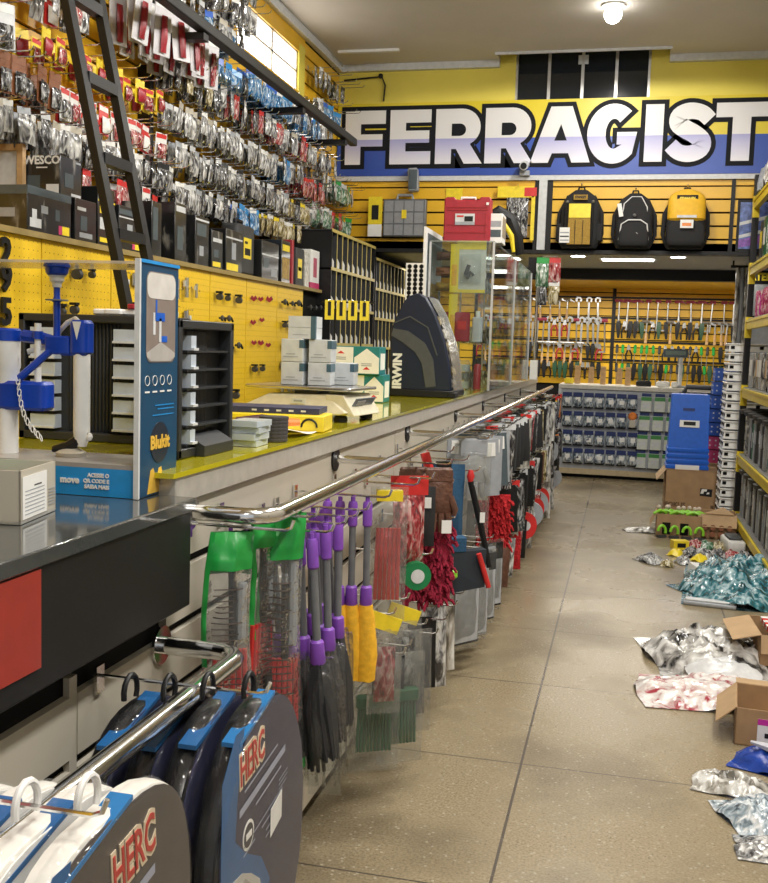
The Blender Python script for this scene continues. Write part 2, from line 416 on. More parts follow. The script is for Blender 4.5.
b.bb(-1.15, .23, 8.20, YS+.1, 4.0, 4.05, PLASTER); b.bb(-1.15, -1.13, 8.25, YS, 3.8, 4.0, LEM); b.bb(.21, .23, 8.25, YS, 3.8, 4.0, LEM); b.bb(-1.15, .23, 8.20, 8.25, 3.8, 4.0, PLASTER)
struct(b, 'ceiling')
b = MB()
WY0, WY1, WZ0, WZ1 = 6.20, 7.42, 3.255, 3.545
for y0, y1, z0, z1 in ((-3, YB, 0, WZ0), (-3, YB, WZ1, 3.72), (-3, WY0, WZ0, WZ1), (WY1, YB, WZ0, WZ1)): b.bb(XL-.2, XL-.015, y0, y1, z0, z1, DRK)
slats(b, 'Y', -1.0, YS, 1.76, 3.66, XL, YEL, holes=((WY0, WY1+.14, WZ0-.03, WZ1+.03),))
b.bb(XL-.014, XL+.002, WY1, WY1+.14, WZ0-.06, WZ1+.06, LEM); b.bb(XL-.014, XL, WY0, WY1+.14, WZ1, 3.66, YEL); b.bb(XL-.014, XL, WY0, WY1+.14, 3.15, WZ0, YEL)
struct(b, 'wall_left')
b = MB(); b.bb(XL, XL+.045, -1, YS, 3.66, 3.72, LGR); struct(b, 'trim_1')
b = MB(); b.bb(XL, -1.13, YS-.05, YS, 3.665, 3.72, LGR); b.bb(.21, XR, YS-.05, YS, 3.665, 3.72, LGR); b.bb(-1.14, .22, 8.235, 8.25, 3.70, 3.735, LGR); struct(b, 'trim_2')
b = MB(); b.bb(-2.38, -1.88, 8.03, 8.07, 3.700, 3.722, PAP); struct(b, 'trim_3')
b = MB(); b.bb(XR, XR+.1, -3, YB, 0, 3.72, M_('right_wall_paint', (0.45, 0.43, 0.38), .6)); struct(b, 'wall_right')
# upper back wall with its dark sliding window
b = MB()
b.bb(XL, -1.0, YS, YS+.12, 3.40, 3.72, LEM); b.bb(.07, XR, YS, YS+.12, 3.40, 3.72, LEM); b.bb(-1.0, .07, YS, YS+.12, 3.30, 3.385, LEM)
b.bb(-1.14, -1.0, YS, YS+.12, 3.72, 4.0, LEM); b.bb(.07, .22, YS, YS+.12, 3.72, 4.0, LEM)
b.bb(XL, XR, YS+.03, YS+.12, 2.19, 3.40, DRK)
struct(b, 'wall_back')
w2 = tag(bpy.data.objects.new('window_2', None), 'dark sliding window above the shop sign', 'window', kind='structure'); COL.objects.link(w2); w2.location = (0, YS+.04, 0)
b = MB()
ALU = M_('aluminium', (.62, .62, .62), .35, .6)
for x in (-.995, -.73, -.462, -.195, .062): b.bb(x-.012, x+.012, -.02, .02, 3.385, 3.99, ALU)
b.bb(-1.0, .07, -.02, .02, 3.385, 3.40, ALU); b.build('frame', w2)
b = MB(); b.bb(-1.0, .07, .005, .012, 3.39, 4.0, M_('dark_glass', (.012, .016, .022), .08, spec=.8)); b.build('pane', w2)
b = MB(); b.bb(-.50, -.468, -.035, -.02, 3.68, 3.75, LGR); b.bb(-.455, -.42, -.035, -.02, 3.68, 3.75, LGR); b.build('latch', w2)
# daylight window high in the left wall
w1 = tag(bpy.data.objects.new('window_1', None), 'bright narrow window high in the left wall', 'window', kind='structure'); COL.objects.link(w1)
b = MB(); FR = M_('window_frame_paint', (.55, .50, .42), .4)
for y in (WY0, 6.88, WY1): b.bb(-2.545, -2.515, y-.014, y+.014, WZ0, WZ1, FR)
for z in (WZ0, 3.40, WZ1): b.bb(-2.545, -2.515, WY0, WY1, z-.008, z+.008, FR)
b.build('frame', w1)
b = MB(); b.bb(-2.538, -2.530, WY0, WY1, WZ0, WZ1, M_('daylit_frosted_pane', (.9, .9, .9), .3, var=.02, emit=(1, .97, .94), estr=5.0)); b.build('pane', w1)
# mezzanine face: slatted panel, grey trim, post; underside and beam behind it
b = MB()
for z0, z1 in ((2.715, 2.757), (2.615, 2.703), (2.51, 2.60), (2.405, 2.495), (2.30, 2.39), (2.195, 2.285)):
    for x0, x1 in ((XL, -.80), (-.655, .735), (.765, XR)): b.bb(x0, x1, YS, YS+.02, z0, z1, YEL)
b.bb(XL, XR, YS+.021, YS+.03, 2.19, 2.76, DRK); struct(b, 'wall_mezzanine')
b = MB(); b.bb(XL, XR, YS-.03, YS+.02, 2.76, 2.80, LGR); struct(b, 'trim_4')
b = MB(); b.bb(-.765, -.70, YS-.035, YS+.02, 2.19, 2.76, LGR); b.bb(-.80, -.765, YS-.01, YS+.02, 2.19, 2.76, BLK); b.bb(-.70, -.655, YS-.01, YS+.02, 2.19, 2.76, BLK); struct(b, 'trim_5')
b = MB(); b.bb(.735, .765, YS-.012, YS+.02, 2.19, 2.76, BLK); struct(b, 'trim_6')
b = MB(); b.bb(XL, XR, 10.5, YB, 2.197, 2.20, YEL); b.bb(XL, XR, YS+.0, YB, 2.20, 2.26, M_('underside_paint', (.52, .50, .46), .5)); struct(b, 'ceiling_mezzanine')  # soffit past the beam coloured yellow for the wall's reflected light
b = MB(); b.bb(XL, XR, YS-.06, YS+.04, 2.165, 2.195, BLK); struct(b, 'trim_7')
b = MB(); b.bb(XL, XR, 10.35, 10.5, 2.095, 2.20, BLK); struct(b, 'beam')
b = MB(); b.bb(XL, XR, YB, YB+.1, 0, 2.2, DRK); slats(b, 'X', XL, XR, .95, 2.2, YB-.015, YEL, step=.1)
b.bb(-.21, -.165, YB-.03, YB, .9, 2.2, BLK); b.bb(-2.0, -1.96, YB-.03, YB, .9, 2.2, BLK); struct(b, 'wall_rear')

# ------------------------------------------------------------------ shop sign
sg = thing('shop_sign', 'long yellow and blue shop sign with huge white letters across the mezzanine', 'sign', (0, YS-.035, 0))
b = MB(); ZM = 3.10
b.bb(XL+.01, XR-.02, 0, .03, ZM, 3.40, M_('sign_yellow', (.72, .58, .03), .4, var=.1, scale=2)); b.bb(XL+.01, XR-.02, 0, .03, 2.80, ZM, M_('sign_blue', (.025, .075, .40), .4, var=.1, scale=2)); b.build('panel', sg)
def offs(poly, d):
    n = len(poly); A = sum(poly[i][0]*poly[(i+1) % n][1]-poly[(i+1) % n][0]*poly[i][1] for i in range(n)); s = 1 if A > 0 else -1; out = []
    for i in range(n):
        p0, p1, p2 = poly[i-1], poly[i], poly[(i+1) % n]
        e1 = Vector((p1[0]-p0[0], p1[1]-p0[1])); e2 = Vector((p2[0]-p1[0], p2[1]-p1[1]))
        if e1.length < 1e-7 or e2.length < 1e-7: out.append(p1); continue
        e1.normalize(); e2.normalize(); n1 = Vector((e1.y, -e1.x))*s; n2 = Vector((e2.y, -e2.x))*s
        m = n1+n2; m = m/max(.5, m.length_squared)*2
        m = m*min(1, 1.5/max(m.length, 1e-6))
        out.append((p1[0]+m.x*d, p1[1]+m.y*d))
    return out
def arc(cx, cy, rx, ry, a0, a1, n=14): return [(cx+rx*math.cos(math.radians(a0+(a1-a0)*i/n)), cy+ry*math.sin(math.radians(a0+(a1-a0)*i/n))) for i in range(n+1)]
H = .445; Z0 = 2.895
def stroke(pts, ws):
    L = []; Q = []
    for i, p in enumerate(pts):
        a = Vector(pts[max(i-1, 0)]); c = Vector(pts[min(i+1, len(pts)-1)]); t = (c-a).normalized(); nn = Vector((-t.y, t.x))*ws[i]/2
        L.append((p[0]+nn.x, p[1]+nn.y)); Q.append((p[0]-nn.x, p[1]-nn.y))
    return Q+L[::-1]
def gF(w): t = .135; return [[(0, 0), (t, 0), (t, .15), (w*.93, .15), (w*.93, .25), (t, .25), (t, .335), (w, .335), (w, H), (0, H)]], []
def gE(w): t = .135; return [[(0, 0), (w, 0), (w, .105), (t, .105), (t, .175), (w*.96, .175), (w*.96, .275), (t, .275), (t, .34), (w, .34), (w, H), (0, H)]], []
def gR(w):
    t = .135
    return [[(0, 0), (t, 0), (t, .12), (.175, .12), (.245, 0), (w+.02, 0), (w*.78, .155)]+arc(w-.155, .295, .155, .15, -62, 90)+[(0, H)]], [[(t, .225), (w-.17, .225)]+arc(w-.17, .275, .05, .05, -90, 90, 8)+[(t, .325)]]
def gA(w): return [[(-.02, 0), (.125, 0), (.155, .075), (w-.155, .075), (w-.125, 0), (w+.02, 0), (w/2+.085, H), (w/2-.085, H)]], [[(w/2-.05, .175), (w/2+.05, .175), (w/2, .305)]]
def gG(w):
    cx, cy = w/2, H/2
    o = arc(cx, cy, w/2, H/2+.012, 48, 318, 30); i_ = arc(cx+.005, cy, w/2-.145, H/2-.10, -48, -300, 24)
    inner = arc(cx+.005, cy, w/2-.14, H/2-.105, 318, 48, 24)
    return [o+[(w-.02, cy+.012), (cx+.03, cy+.012), (cx+.03, cy-.085), (w-.135, cy-.085)]+inner[2:]], []
def gI(w): return [[(0, 0), (w, 0), (w, H), (0, H)]], []
def gT(w): return [[(w/2-.068, 0), (w/2+.068, 0), (w/2+.068, .335), (w, .335), (w, H), (0, H), (0, .335), (w/2-.068, .335)]], []
def gS(w):
    P = [(.325, .318), (.262, .372), (.17, .388), (.095, .355), (.088, .292), (.145, .248), (.215, .208), (.272, .155), (.262, .092), (.185, .058), (.10, .072), (.035, .128)]
    out = []
    for i in range(len(P)-1):
        p0, p1, p2, p3 = (Vector(P[max(0, min(len(P)-1, i+k))]) for k in (-1, 0, 1, 2))
        for q in range(4):
            t = q/4; v = .5*((2*p1)+(p2-p0)*t+(2*p0-5*p1+4*p2-p3)*t*t+(3*p1-p0-3*p2+p3)*t**3); out.append((v.x*w/.36, v.y))
    return out+[(P[-1][0]*w/.36, P[-1][1])], None
bo = MB(); bl = MB(); kk = 0; LET = split_print('sign_letters', ZM, (.74, .74, .75), (.36, .36, .66), (.80, .80, .86), .21); OUT = M_('letter_outline', (.010, .011, .015), .6, spec=.15)
for ch, x0, x1, g in (('F', -2.42, -2.07, gF), ('E', -2.03, -1.68, gE), ('R', -1.64, -1.265, gR), ('R', -1.225, -.85, gR), ('A', -.83, -.39, gA), ('G', -.40, .01, gG), ('I', .05, .19, gI), ('S', .215, .575, gS), ('T', .585, .97, gT)):
    outs, holes = g(x1-x0)
    if holes is None:
        for dw, bb_, mm, yy in ((.072, bo, OUT, -.0028), (0, bl, LET, -.0075)):
            pts = [Vector(p) for p in outs]; e = dw/2
            pts = [pts[0]+(pts[0]-pts[1]).normalized()*e]+pts+[pts[-1]+(pts[-1]-pts[-2]).normalized()*e]
            n = len(pts); q = stroke([tuple(p) for p in pts], [.112+.026*math.sin(PI*i/(n-1))+dw for i in range(n)])
            bb_.add([(x, y, 0) for x, y in q], [(i, i+1, 2*n-2-i, 2*n-1-i) for i in range(n-1)], mm, ony(x0, yy, Z0))
        continue
    for p in outs:
        kk += 1
        bo.prism(offs(p, .036), .002, OUT, ony(x0, -.001-.00012*kk, Z0)); bl.prism(p, .003, LET, ony(x0, -.0045, Z0))
    for p in holes: bl.prism(p, .001, OUT, ony(x0, -.0076, Z0))
bo.build('letter_outline', sg, 0); bl.build('lettering', sg, 0)

# ------------------------------------------------------------------ ceiling bulbs
SHN = M_('bulb_glow', (1, 1, 1), .3, var=0, emit=(1, .97, .92), estr=24)
for i, (x, y) in enumerate(BULBS):
    lab = ['glowing round bulb on the ceiling in front of the sign', 'round ceiling bulb over the middle of the aisle', 'round ceiling bulb above the black counter end', 'round ceiling bulb by the shop front'][i]
    t = thing('ceiling_bulb', lab, 'lamp', (x, y, 3.72))
    b = MB(); b.lathe([(.075, 0), (.08, -.012), (.05, -.022)], WHT, 16); b.build('socket', t)
    b = MB(); b.ball((0, 0, -.062), .060, SHN, 16); b.build('globe', t)

# ------------------------------------------------------------------ main counter
XC = -.80
ct = thing('service_counter', 'long cream slatted counter with a yellow glass top running down the aisle', 'counter', (0, 0, 0))
b = MB(); y0, y1 = -.4, 9.6
zs = [.08, .24, .36, .48, .60, .72, .84, .96, 1.07]
for z0, z1 in zip(zs[:-1], zs[1:]):
    g = .0 if z1 > 1.06 else .020
    for a, c in ((y0, 1.37), (1.392, 1.705), (1.705, 3.6), (3.606, 5.9), (5.906, y1)):
        if z1 < .88 or a > 1.7: b.bb(XC-.025, XC-.01, a, c, z0, z1-g, CRM)
b.bb(XC-.023, XC-.012, 1.37, 1.392, .08, .85, CRM)
b.bb(XC-.03, XC-.026, y0, y1, .08, .885, DRK); b.bb(XC-.03, XC-.026, 1.72, y1, .885, 1.07, DRK); b.build('front_panel', ct)
b = MB(); b.bb(-1.42, XC-.03, y0, y1, .08, .885, DRK); b.bb(-1.42, XC-.03, 1.72, y1, .885, 1.07, DRK); b.bb(-1.35, XC-.10, y0, y1, 0, .08, DRK); b.build('carcass', ct)
b = MB(); b.bb(-1.45, XC, 1.72, y1+.02, 1.07, 1.122, M_('edge_metal', (.55, .52, .46), .3, .3)); b.build('edge_band', ct, bevel=.003)
b = MB(); b.bb(-1.45, XC+.004, 1.70, y1+.02, 1.122, 1.132, M_('yellow_glass_top', (.50, .44, .015), .07, var=.05, coat=.6)); b.build('glass_top', ct)
# black counter end in the foreground
bk = thing('checkout_desk', 'black counter end with a dark glossy top and a red square', 'counter', (0, 0, 0))
b = MB(); b.bb(-1.48, -.76, -.3, 1.70, .89, 1.065, M_('black_laminate', (.008, .0075, .007), .5, spec=.3)); b.build('body', bk, bevel=.003)
b = MB(); b.bb(-1.50, -.755, -.3, 1.71, 1.065, 1.09, M_('smoked_glass', (.05, .055, .055), .10, coat=.5)); b.build('top', bk, bevel=.003)
b = MB(); b.bb(-.76, -.757, .78, 1.205, .925, 1.062, M_('brick_red', (.30, .028, .018), .4)); b.build('panel', bk)
# chrome rails on stand-offs
def rail(name, label, yb, ya, z, posts, bent):
    t = thing(name, label, 'rail', (0, 0, 0))
    b = MB(); X0 = -.645
    p = [(XC-.01, bent, z), (-.70, bent, z)]+[(X0-.055*(1-math.sin(a)), bent+(.055*(1-math.cos(a)))*(1 if ya > bent else -1), z) for a in (0, .4, .8, 1.2, PI/2)]+[(X0, ya, z)]
    b.tube(p, .0165, CHR, 14); b.build('tube', t)
    for y in posts:
        b = MB()
        if abs(y-bent) > .01: b.cyl((XC-.01, y, z), (X0, y, z), .0125, CHR, n=12)
        b.cyl((XC-.01, y, z), (XC-.004, y, z), .036, CHR if abs(y-bent) < .01 else BLK, n=20); b.build('bracket', t)
rail('display_rail', 'long chrome rail standing off the counter above the hanging goods', 1.8, 9.3, 1.045, (1.80, 2.81, 3.81, 4.95, 5.94, 7.04, 8.1), 1.80)
rail('guard_rail', 'near chrome rail passing in front of the packed toilet seats', 1.68, .05, .815, (1.68,), 1.68)

# ================================================================== LEFT WALL
# library ladder and its rail
lr = thing('ladder_rail', 'long black rail running along the left wall for the ladder', 'rail', (0, 0, 0))
b = MB(); b.bb(-2.12, -2.065, 1.5, 7.55, 2.868, 2.922, BLK); b.build('bar', lr, bevel=.006)
for y in (2.6, 4.75, 6.3, 7.3):
    b = MB(); b.bb(-2.5, -2.08, y-.03, y+.03, 2.832, 2.868, BLK); b.build('bracket', lr)
ld = thing('library_ladder', 'black metal ladder leaning on the rail along the left wall', 'ladder', (0, 0, 0))
def lp(y, z): return (-1.72-.115*z, y+.0*z, z)
YA, YC = 3.42, 3.67
def ladder_rail_mb(y):
    b = MB()
    def P(z, dy, dx): return (-1.62-.145*z+dx, y-.150*(z-2)+dy, z)
    b.loft([[P(z, -.023, -.016), P(z, .023, -.016), P(z, .023, .016), P(z, -.023, .016)] for z in (.0, 2.90)], BLK); return b
for y in (YA, YC): ladder_rail_mb(y).build('side_rail', ld)
for k, z in enumerate((.13, .41, .68, .95, 1.22, 1.49, 1.76, 2.03, 2.31, 2.59)):
    b = MB(); x = -1.62-.145*z; yo = -.150*(z-2)
    b.bb(x-.02, x+.02, YA+yo+.02, YC+yo-.02, z-.02, z+.02, BLK); b.build('rung', ld)

# the yellow pegboard counter with the ledge of boxes
wb = thing('wall_unit', 'deep ledge along the left wall carrying tool boxes above the pegboards', 'cabinet', (0, 0, 0))
b = MB(); b.bb(XL, -2.145, .5, 7.0, 1.735, 1.757, M_('ledge_wood', (.30, .22, .08), .5)); b.build('ledge', wb)
b = MB(); b.bb(XL, -2.19, .5, 7.0, .80, 1.735, DRK); b.bb(XL, -2.25, .5, 7.0, 0, .8, DRK); b.build('carcass', wb)
pm = MB()
pm.bb(-.012, 0, .004, .526, .80, 1.735, PEG)
for iy in range(17):
    for iz in range(30): pm.box((.0003, .025+iy*.03, .815+iz*.0312), (.0008, .004, .004), M_('peg_hole', (.25, .14, .01), .8))
pme = pm.mesh('pegboard_panel', 0)
for k in range(12):
    y = .8+k*.53
    if y+.53 < 7.0: put(pme, 'pegboard', (-2.165, y, 0), 'perforated yellow pegboard panel under the ledge of tool boxes', 'pegboard', 'yellow pegboard panels under the ledge', scale=None)
# small fittings on the pegboard
def fit_caster():
    b = MB(); b.cyl((0, -.012, -.02), (0, .012, -.02), .02, DGR, n=12); b.box((0, 0, .008), (.035, .03, .012), BLK); b.box((.0, .016, -.005), (.02, .004, .03), BLK); b.cyl((-.025, 0, .008), (.012, 0, .008), .006, BLK, n=6); return b
def fit_hinge():
    b = MB(); b.box((-.018, 0, 0), (.003, .05, .05), STL); b.cyl((-.012, 0, -.03), (-.012, 0, .03), .006, CHR); b.box((-.01, .02, -.006), (.014, .02, .02), LGR); b.cyl((-.025, 0, .03), (.014, 0, .03), .004, CHR, n=6); return b
def fit_clamp():
    b = MB(); b.prism([(-.02, 0), (-.012, .02), (0, .006), (.012, .02), (.02, 0), (0, -.016)], .012, M_('fitting_crimson', (.30, .02, .07), .4), ony(-.01, .006, 0)); b.cyl((-.025, 0, .004), (.01, 0, .004), .005, BLK, n=6); return b
def fit_knob():
    b = MB(); b.lathe([(.008, 0), (.008, .012), (.02, .02), (.022, .03), (.012, .036)], DGR, 12, at(-.018, 0, 0, 0, PI/2, 0)); b.tube([(-.01, 0, 0), (.01, .03, .004), (.014, .05, -.02)], .008, BLK, 6); return b
def fit_bolt():
    b = MB(); b.cyl((-.008, 0, -.05), (-.008, 0, .05), .011, STL, n=10); b.box((-.012, 0, .02), (.012, .036, .03), LGR); b.cyl((-.008, 0, 0), (.018, 0, 0), .006, CHR, n=8); return b
FIT = [fit_caster().mesh('caster'), fit_hinge().mesh('hinge'), fit_clamp().mesh('clamp'), fit_knob().mesh('furniture_knob'), fit_bolt().mesh('door_bolt')]
FN = ['caster_wheel', 'hinge', 'star_clamp', 'furniture_knob', 'door_bolt']
FL = ['small black caster wheel on the yellow pegboard', 'steel hinge pegged to the yellow pegboard', 'crimson star shaped clamp on the yellow pegboard', 'black furniture knob pegged to the yellow pegboard', 'silver door bolt pegged to the yellow pegboard']
FC = ['wheel', 'hinge', 'clamp', 'knob', 'bolt']
colkind = {0: [0, 0, 4, 0], 1: [1, 0, 3, 3], 2: [4, 1, 1, 3], 3: [0, 3, 3, 0, 0], 4: [2, 2, 2, 0], 5: [3, 0, 3, 1, 4, 4], 6: [3, 3, 0, 4, 1, 0]}
for k, kinds in colkind.items():
    y0 = 3.42+k*.53
    for r, kd in enumerate(kinds):
        z = 1.63-r*.135
        for q in range(2 if r % 2 else 3):
            s = .7+.35*R.random()
            put(FIT[kd], FN[kd], (-2.135, y0+.10+q*.125+R.uniform(-.02, .02), z+R.uniform(-.012, .012)), FL[kd], FC[kd], FN[kd].replace('_', ' ')+'s on the pegboard', scale=(s, s, s))
for ch, z, pl in (('2', 1.66, 'topmost of the three'), ('9', 1.57, 'in the middle of the three'), ('5', 1.45, 'lowest of the three')):
    b = MB(); b.text(ch, .135, BLK, onx(0, 0, 0), bold=.004, ext=.006)
    tag(b.build('house_number', None), f'black house number {ch} on the yellow pegboard, {pl}', 'house number').location = (-2.150, 3.20, z)

# boxes along the ledge ------------------------------------------------------------
def carton(name, label, cat, x, y, z, w, d, h, body, prints=(), lid=None, group=None, rz=0):
    """w along x, d along y, origin at base centre; prints = callables drawing on the box"""
    t = thing(name, label, cat, (x, y, z), rz, group)
    b = MB(); b.bb(-w/2, w/2, -d/2, d/2, 0, h, body); bo_ = b.build('body', t, bevel=.003)
    if prints:
        b = MB()
        for p in prints: p(b, w, d, h)
        b.build('print', bo_)
    return t
def bandX(z0, z1, m, y0=0, y1=1): return lambda b, w, d, h: b.bb(w/2, w/2+.001, -d/2+d*y0, -d/2+d*y1, h*z0, h*z1, m)
def bandY(z0, z1, m, x0=0, x1=1): return lambda b, w, d, h: b.bb(-w/2+w*x0, -w/2+w*x1, -d/2-.001, -d/2, h*z0, h*z1, m)
def txY(s, size, z, m, x=.5, bold=.002): return lambda b, w, d, h: b.text(s, size, m, ony(-w/2+w*x, -d/2-.0012, h*z), bold)
def txX(s, size, z, m, y=.5, bold=.002): return lambda b, w, d, h: b.text(s, size, m, onx(w/2+.0012, -d/2+d*y, h*z), bold)
BXB = crinkle('black_box_print', (.010, .011, .012), (.022, .024, .027), (.30, .29, .26), 16, .33, .3, (.52, .62, .74), 0)
SLT = M_('slate_print', (.07, .095, .11), .35)
LZ = 1.757
carton('tool_box', 'wide black tool carton under the white-lettered box on the ledge', 'box', -2.29, 3.50, LZ, .26, .30, .165, BXB, (bandX(.82, 1, SLT), bandX(.45, .62, GRY, .3, .45), bandX(.3, .5, LGR, .1, .2), bandX(.05, .25, YPR, .78, .95), bandX(.05, .25, PNK, .70, .78), bandX(.1, .3, LGR, .05, .3), bandX(.35, .6, SLT, .62, .72), bandY(.8, 1, SLT), bandY(.3, .5, GRY, .5, .8)))
carton('tool_box', 'upright black carton under the near side of the white-lettered box', 'box', -2.28, 3.745, LZ, .26, .165, .165, BXB, (bandX(.72, .80, LGR, .1, .5), bandX(.25, .6, SLT, .25, .55), bandX(.08, .2, GRY, .2, .8), bandY(.7, .8, GRY, .3, .7)))
carton('drill_box', 'black tool carton lettered WESCO stacked on the ledge', 'box', -2.27, 3.70, LZ+.166, .16, .16, .155, BXB, (bandY(.80, .95, DGR, .06, .94), txY('WESCO', .045, .87, PAP, bold=.0015), bandY(.04, .28, PAP, .62, .96), bandY(.68, .71, PAP, .35, .65), bandY(.2, .5, SLT, .1, .45), bandX(.9, .95, GRY, .7, .95), bandX(.25, .6, SLT, .2, .6), bandX(.05, .12, LGR, .5, .95)))
pf = thing('framed_picture', 'narrow pale wooden frame with a picture card behind the black cartons', 'frame', (-2.455, 3.60, LZ))
b = MB(); [b.bb(x0, x1, -.012, .012, z0, z1, WOD) for x0, x1, z0, z1 in ((-.02, .005, 0, .36), (.095, .12, 0, .36), (.005, .095, .335, .36))]; b.build('frame', pf)
b = MB(); b.bb(.005, .095, 0, .006, .10, .335, LGR); b.bb(.005, .095, -.002, .001, .0, .10, M_('rosy_print', (.38, .17, .14), .5, var=.4, scale=60)); b.build('card', pf)
carton('jigsaw_box', 'black and yellow power tool carton left of the ladder', 'box', -2.27, 3.93, LZ, .22, .14, .24, BXB, (bandX(.55, .70, YPR, .1, .55), bandX(.28, .48, LGR, .1, .9), bandX(.06, .14, YPR, .1, .6), bandX(.75, .78, YPR), bandY(.55, .7, YPR, .3, .9)))
for i, (y, d, h, pr, lab) in enumerate((
    (4.16, .24, .19, (bandX(.80, .92, SLT), bandX(.72, .75, LGR), bandX(.35, .6, GRY, .3, .5), bandX(.05, .28, YPR, .60, .95), bandX(.05, .28, PNK, .5, .6)), 'black carton seen between the ladder rails on the ledge'),
    (4.40, .10, .25, (bandX(.3, .9, SLT, .1, .6),), 'tall narrow black carton right of the ladder'),
    (4.66, .13, .28, (bandX(.85, .95, LGR, .1, .9), bandX(.2, .6, SLT, .2, .7)), 'slim dark carton left of the blue display box on the ledge'),
    (4.92, .17, .25, (bandX(.6, .85, SLT, .1, .8), bandX(.2, .4, GRY, .3, .6), bandX(.9, .94, LGR)), 'dark slate carton on the ledge above the first pegboard fittings'),
    (5.12, .15, .20, (bandX(.7, .8, LGR, .1, .9), bandX(.3, .5, SLT, .2, .6), bandX(.05, .18, YPR, .1, .8)), 'low black carton with a yellow strip on the ledge'),
    (5.36, .24, .23, (bandX(.78, .82, LGR), bandX(.3, .7, GRY, .35, .6), bandX(.03, .20, YPR, .05, .75)), 'wide black carton with a yellow base strip beside the moulded case'))):
    carton('tool_carton', lab, 'box', -2.27, y, LZ, .22, d, h, BXB, pr)
mc = thing('moulded_case', 'black moulded drill case with a yellow label on the ledge', 'tool case', (-2.26, 5.66, LZ))
b = MB(); b.rbox((0, 0, .15), (.12, .27, .29), .03, DGR, None); b.build('shell', mc)
b = MB(); b.tube([(0, -.05, .285), (0, -.05, .32), (0, .05, .32), (0, .05, .285)], .012, BLK, 8); b.build('handle', mc)
b = MB(); b.bb(.061, .063, -.06, .06, .10, .22, YPR); b.bb(.063, .0635, -.045, .045, .12, .16, BLK); b.bb(.063, .0635, -.045, .0, .185, .2, BLK); b.build('label', mc)
for i, (y, d, h, body, pr, lab) in enumerate((
    (5.98, .30, .23, BXB, (bandX(.62, .66, LGR), bandX(.3, .55, SLT, .1, .4), bandX(.1, .3, GRY, .55, .9)), 'wide black carton right of the moulded case on the ledge'),
    (6.27, .17, .27, BXB, (bandX(.75, .9, YPR, .1, .9), bandX(.1, .6, M_('brass_print', (.35, .22, .04), .4, var=.4, scale=40), .1, .9)), 'black and gold carton further along the ledge'),
    (6.41, .04, .29, RED, (), 'thin red carton standing between black ones on the ledge'),
    (6.56, .17, .25, DGR, (bandX(.2, .72, YPR, .25, .75), bandX(.4, .5, BLK, .3, .7)), 'charcoal case with a square yellow label near the dark side of the cubby rack'),
    (6.72, .10, .24, M_('clear_pack', (.45, .42, .36), .2, var=.4, scale=40), (), 'clear pack of brassy parts beside the white carton on the ledge'),
    (6.90, .20, .27, PAP, (bandX(0, .16, PNK), bandX(.3, .8, M_('rose_print', (.5, .12, .18), .4), .3, .7), bandY(0, .16, PNK), bandY(.5, .7, GRY, .2, .8)), 'white carton with a pink base against the black cubby rack'))):
    carton('tool_carton', lab, 'box', -2.27, y, LZ, .20, d, h, body, pr)

# hanging stock -----------------------------------------------------------------------
def pack_bag(w, h, d, header, body, seed):
    b = MB(); b.pillow(w, h*.80, d, body, at(0, 0, -h*.60), 5, .3, seed); b.box((0, 0, -h*.10), (w*.96, .002, h*.20), header); return b.mesh('pack')
def pack_card(w, h, card, goods, top, seed, gz=.55, gw=.74):
    b = MB(); b.box((0, 0, -h/2), (w, .0025, h), card); b.box((0, -.002, -h*.12), (w*.9, .001, h*.16), top)
    b.pillow(w*gw, h*gz, .030, goods, at(0, -.012, -h*(.95-gz/2)), 5, .3, seed); return b.mesh('pack')
hook_m = MB(); hook_m.tube([(0, 0, 0), (.27, 0, .0), (.285, 0, .004), (.293, 0, .018)], .0028, CHR, 5); hook_m.box((.004, 0, .006), (.006, .02, .03), CHR)
HOOK = hook_m.mesh('hook')
VAR = {}
def kinds(key, n, fn):
    VAR[key] = [fn(i) for i in range(n)]
kinds('silver', 5, lambda i: pack_bag(.058+.008*i, .12+.014*(i % 3), .022, (PAP, GRY, CRM, PAP, LGR)[i], K_SIL, i))
kinds('black', 5, lambda i: pack_bag(.06+.008*i, .13+.012*(i % 3), .028, (BLK, LGR, PAP, DGR, BLK)[i], K_DRK, i+7))
kinds('blue', 4, lambda i: pack_bag(.085+.01*i, .16, .03, (SKY, PAP, SKY, BLU)[i], K_BLU, i+13))
kinds('red', 4, lambda i: pack_bag(.08, .135, .022, (RDP, PAP, RDP, RDP)[i], K_RED, i+19))
kinds('green', 4, lambda i: pack_bag(.10, .16, .05, (GRN, PAP, LGR, GRN)[i], K_GRN, i+23))
kinds('brass', 4, lambda i: pack_bag(.075, .125, .024, (PAP, YPR, CRM, YPR)[i], K_GLD, i+29))
kinds('tagred', 3, lambda i: pack_card(.085, .11, YPR, (RED, K_RED, RED)[i], (YPR, RDP, YPR)[i], i+31, .60))
kinds('redcard', 3, lambda i: pack_card(.08, .13, (PAP, RDP, PAP)[i], (K_RED, PAP, K_SIL)[i], (RDP, PAP, RDP)[i], i+35))
kinds('brown', 3, lambda i: pack_card(.08, .15, BRN, (K_DRK, K_DRK, K_SIL)[i], BRN, i+39))
kinds('grey', 3, lambda i: pack_card(.15, .17, (PAP, LGR, PAP)[i], K_DRK, PAP, i+43, .5))
kinds('long', 3, lambda i: pack_card(.115, .27, M_('grey_white_card', (.58, .57, .60), .35), (RED, K_RED, M_('deep_red', (.26, .012, .02), .35))[i], PAP, i+47, .62, .34))
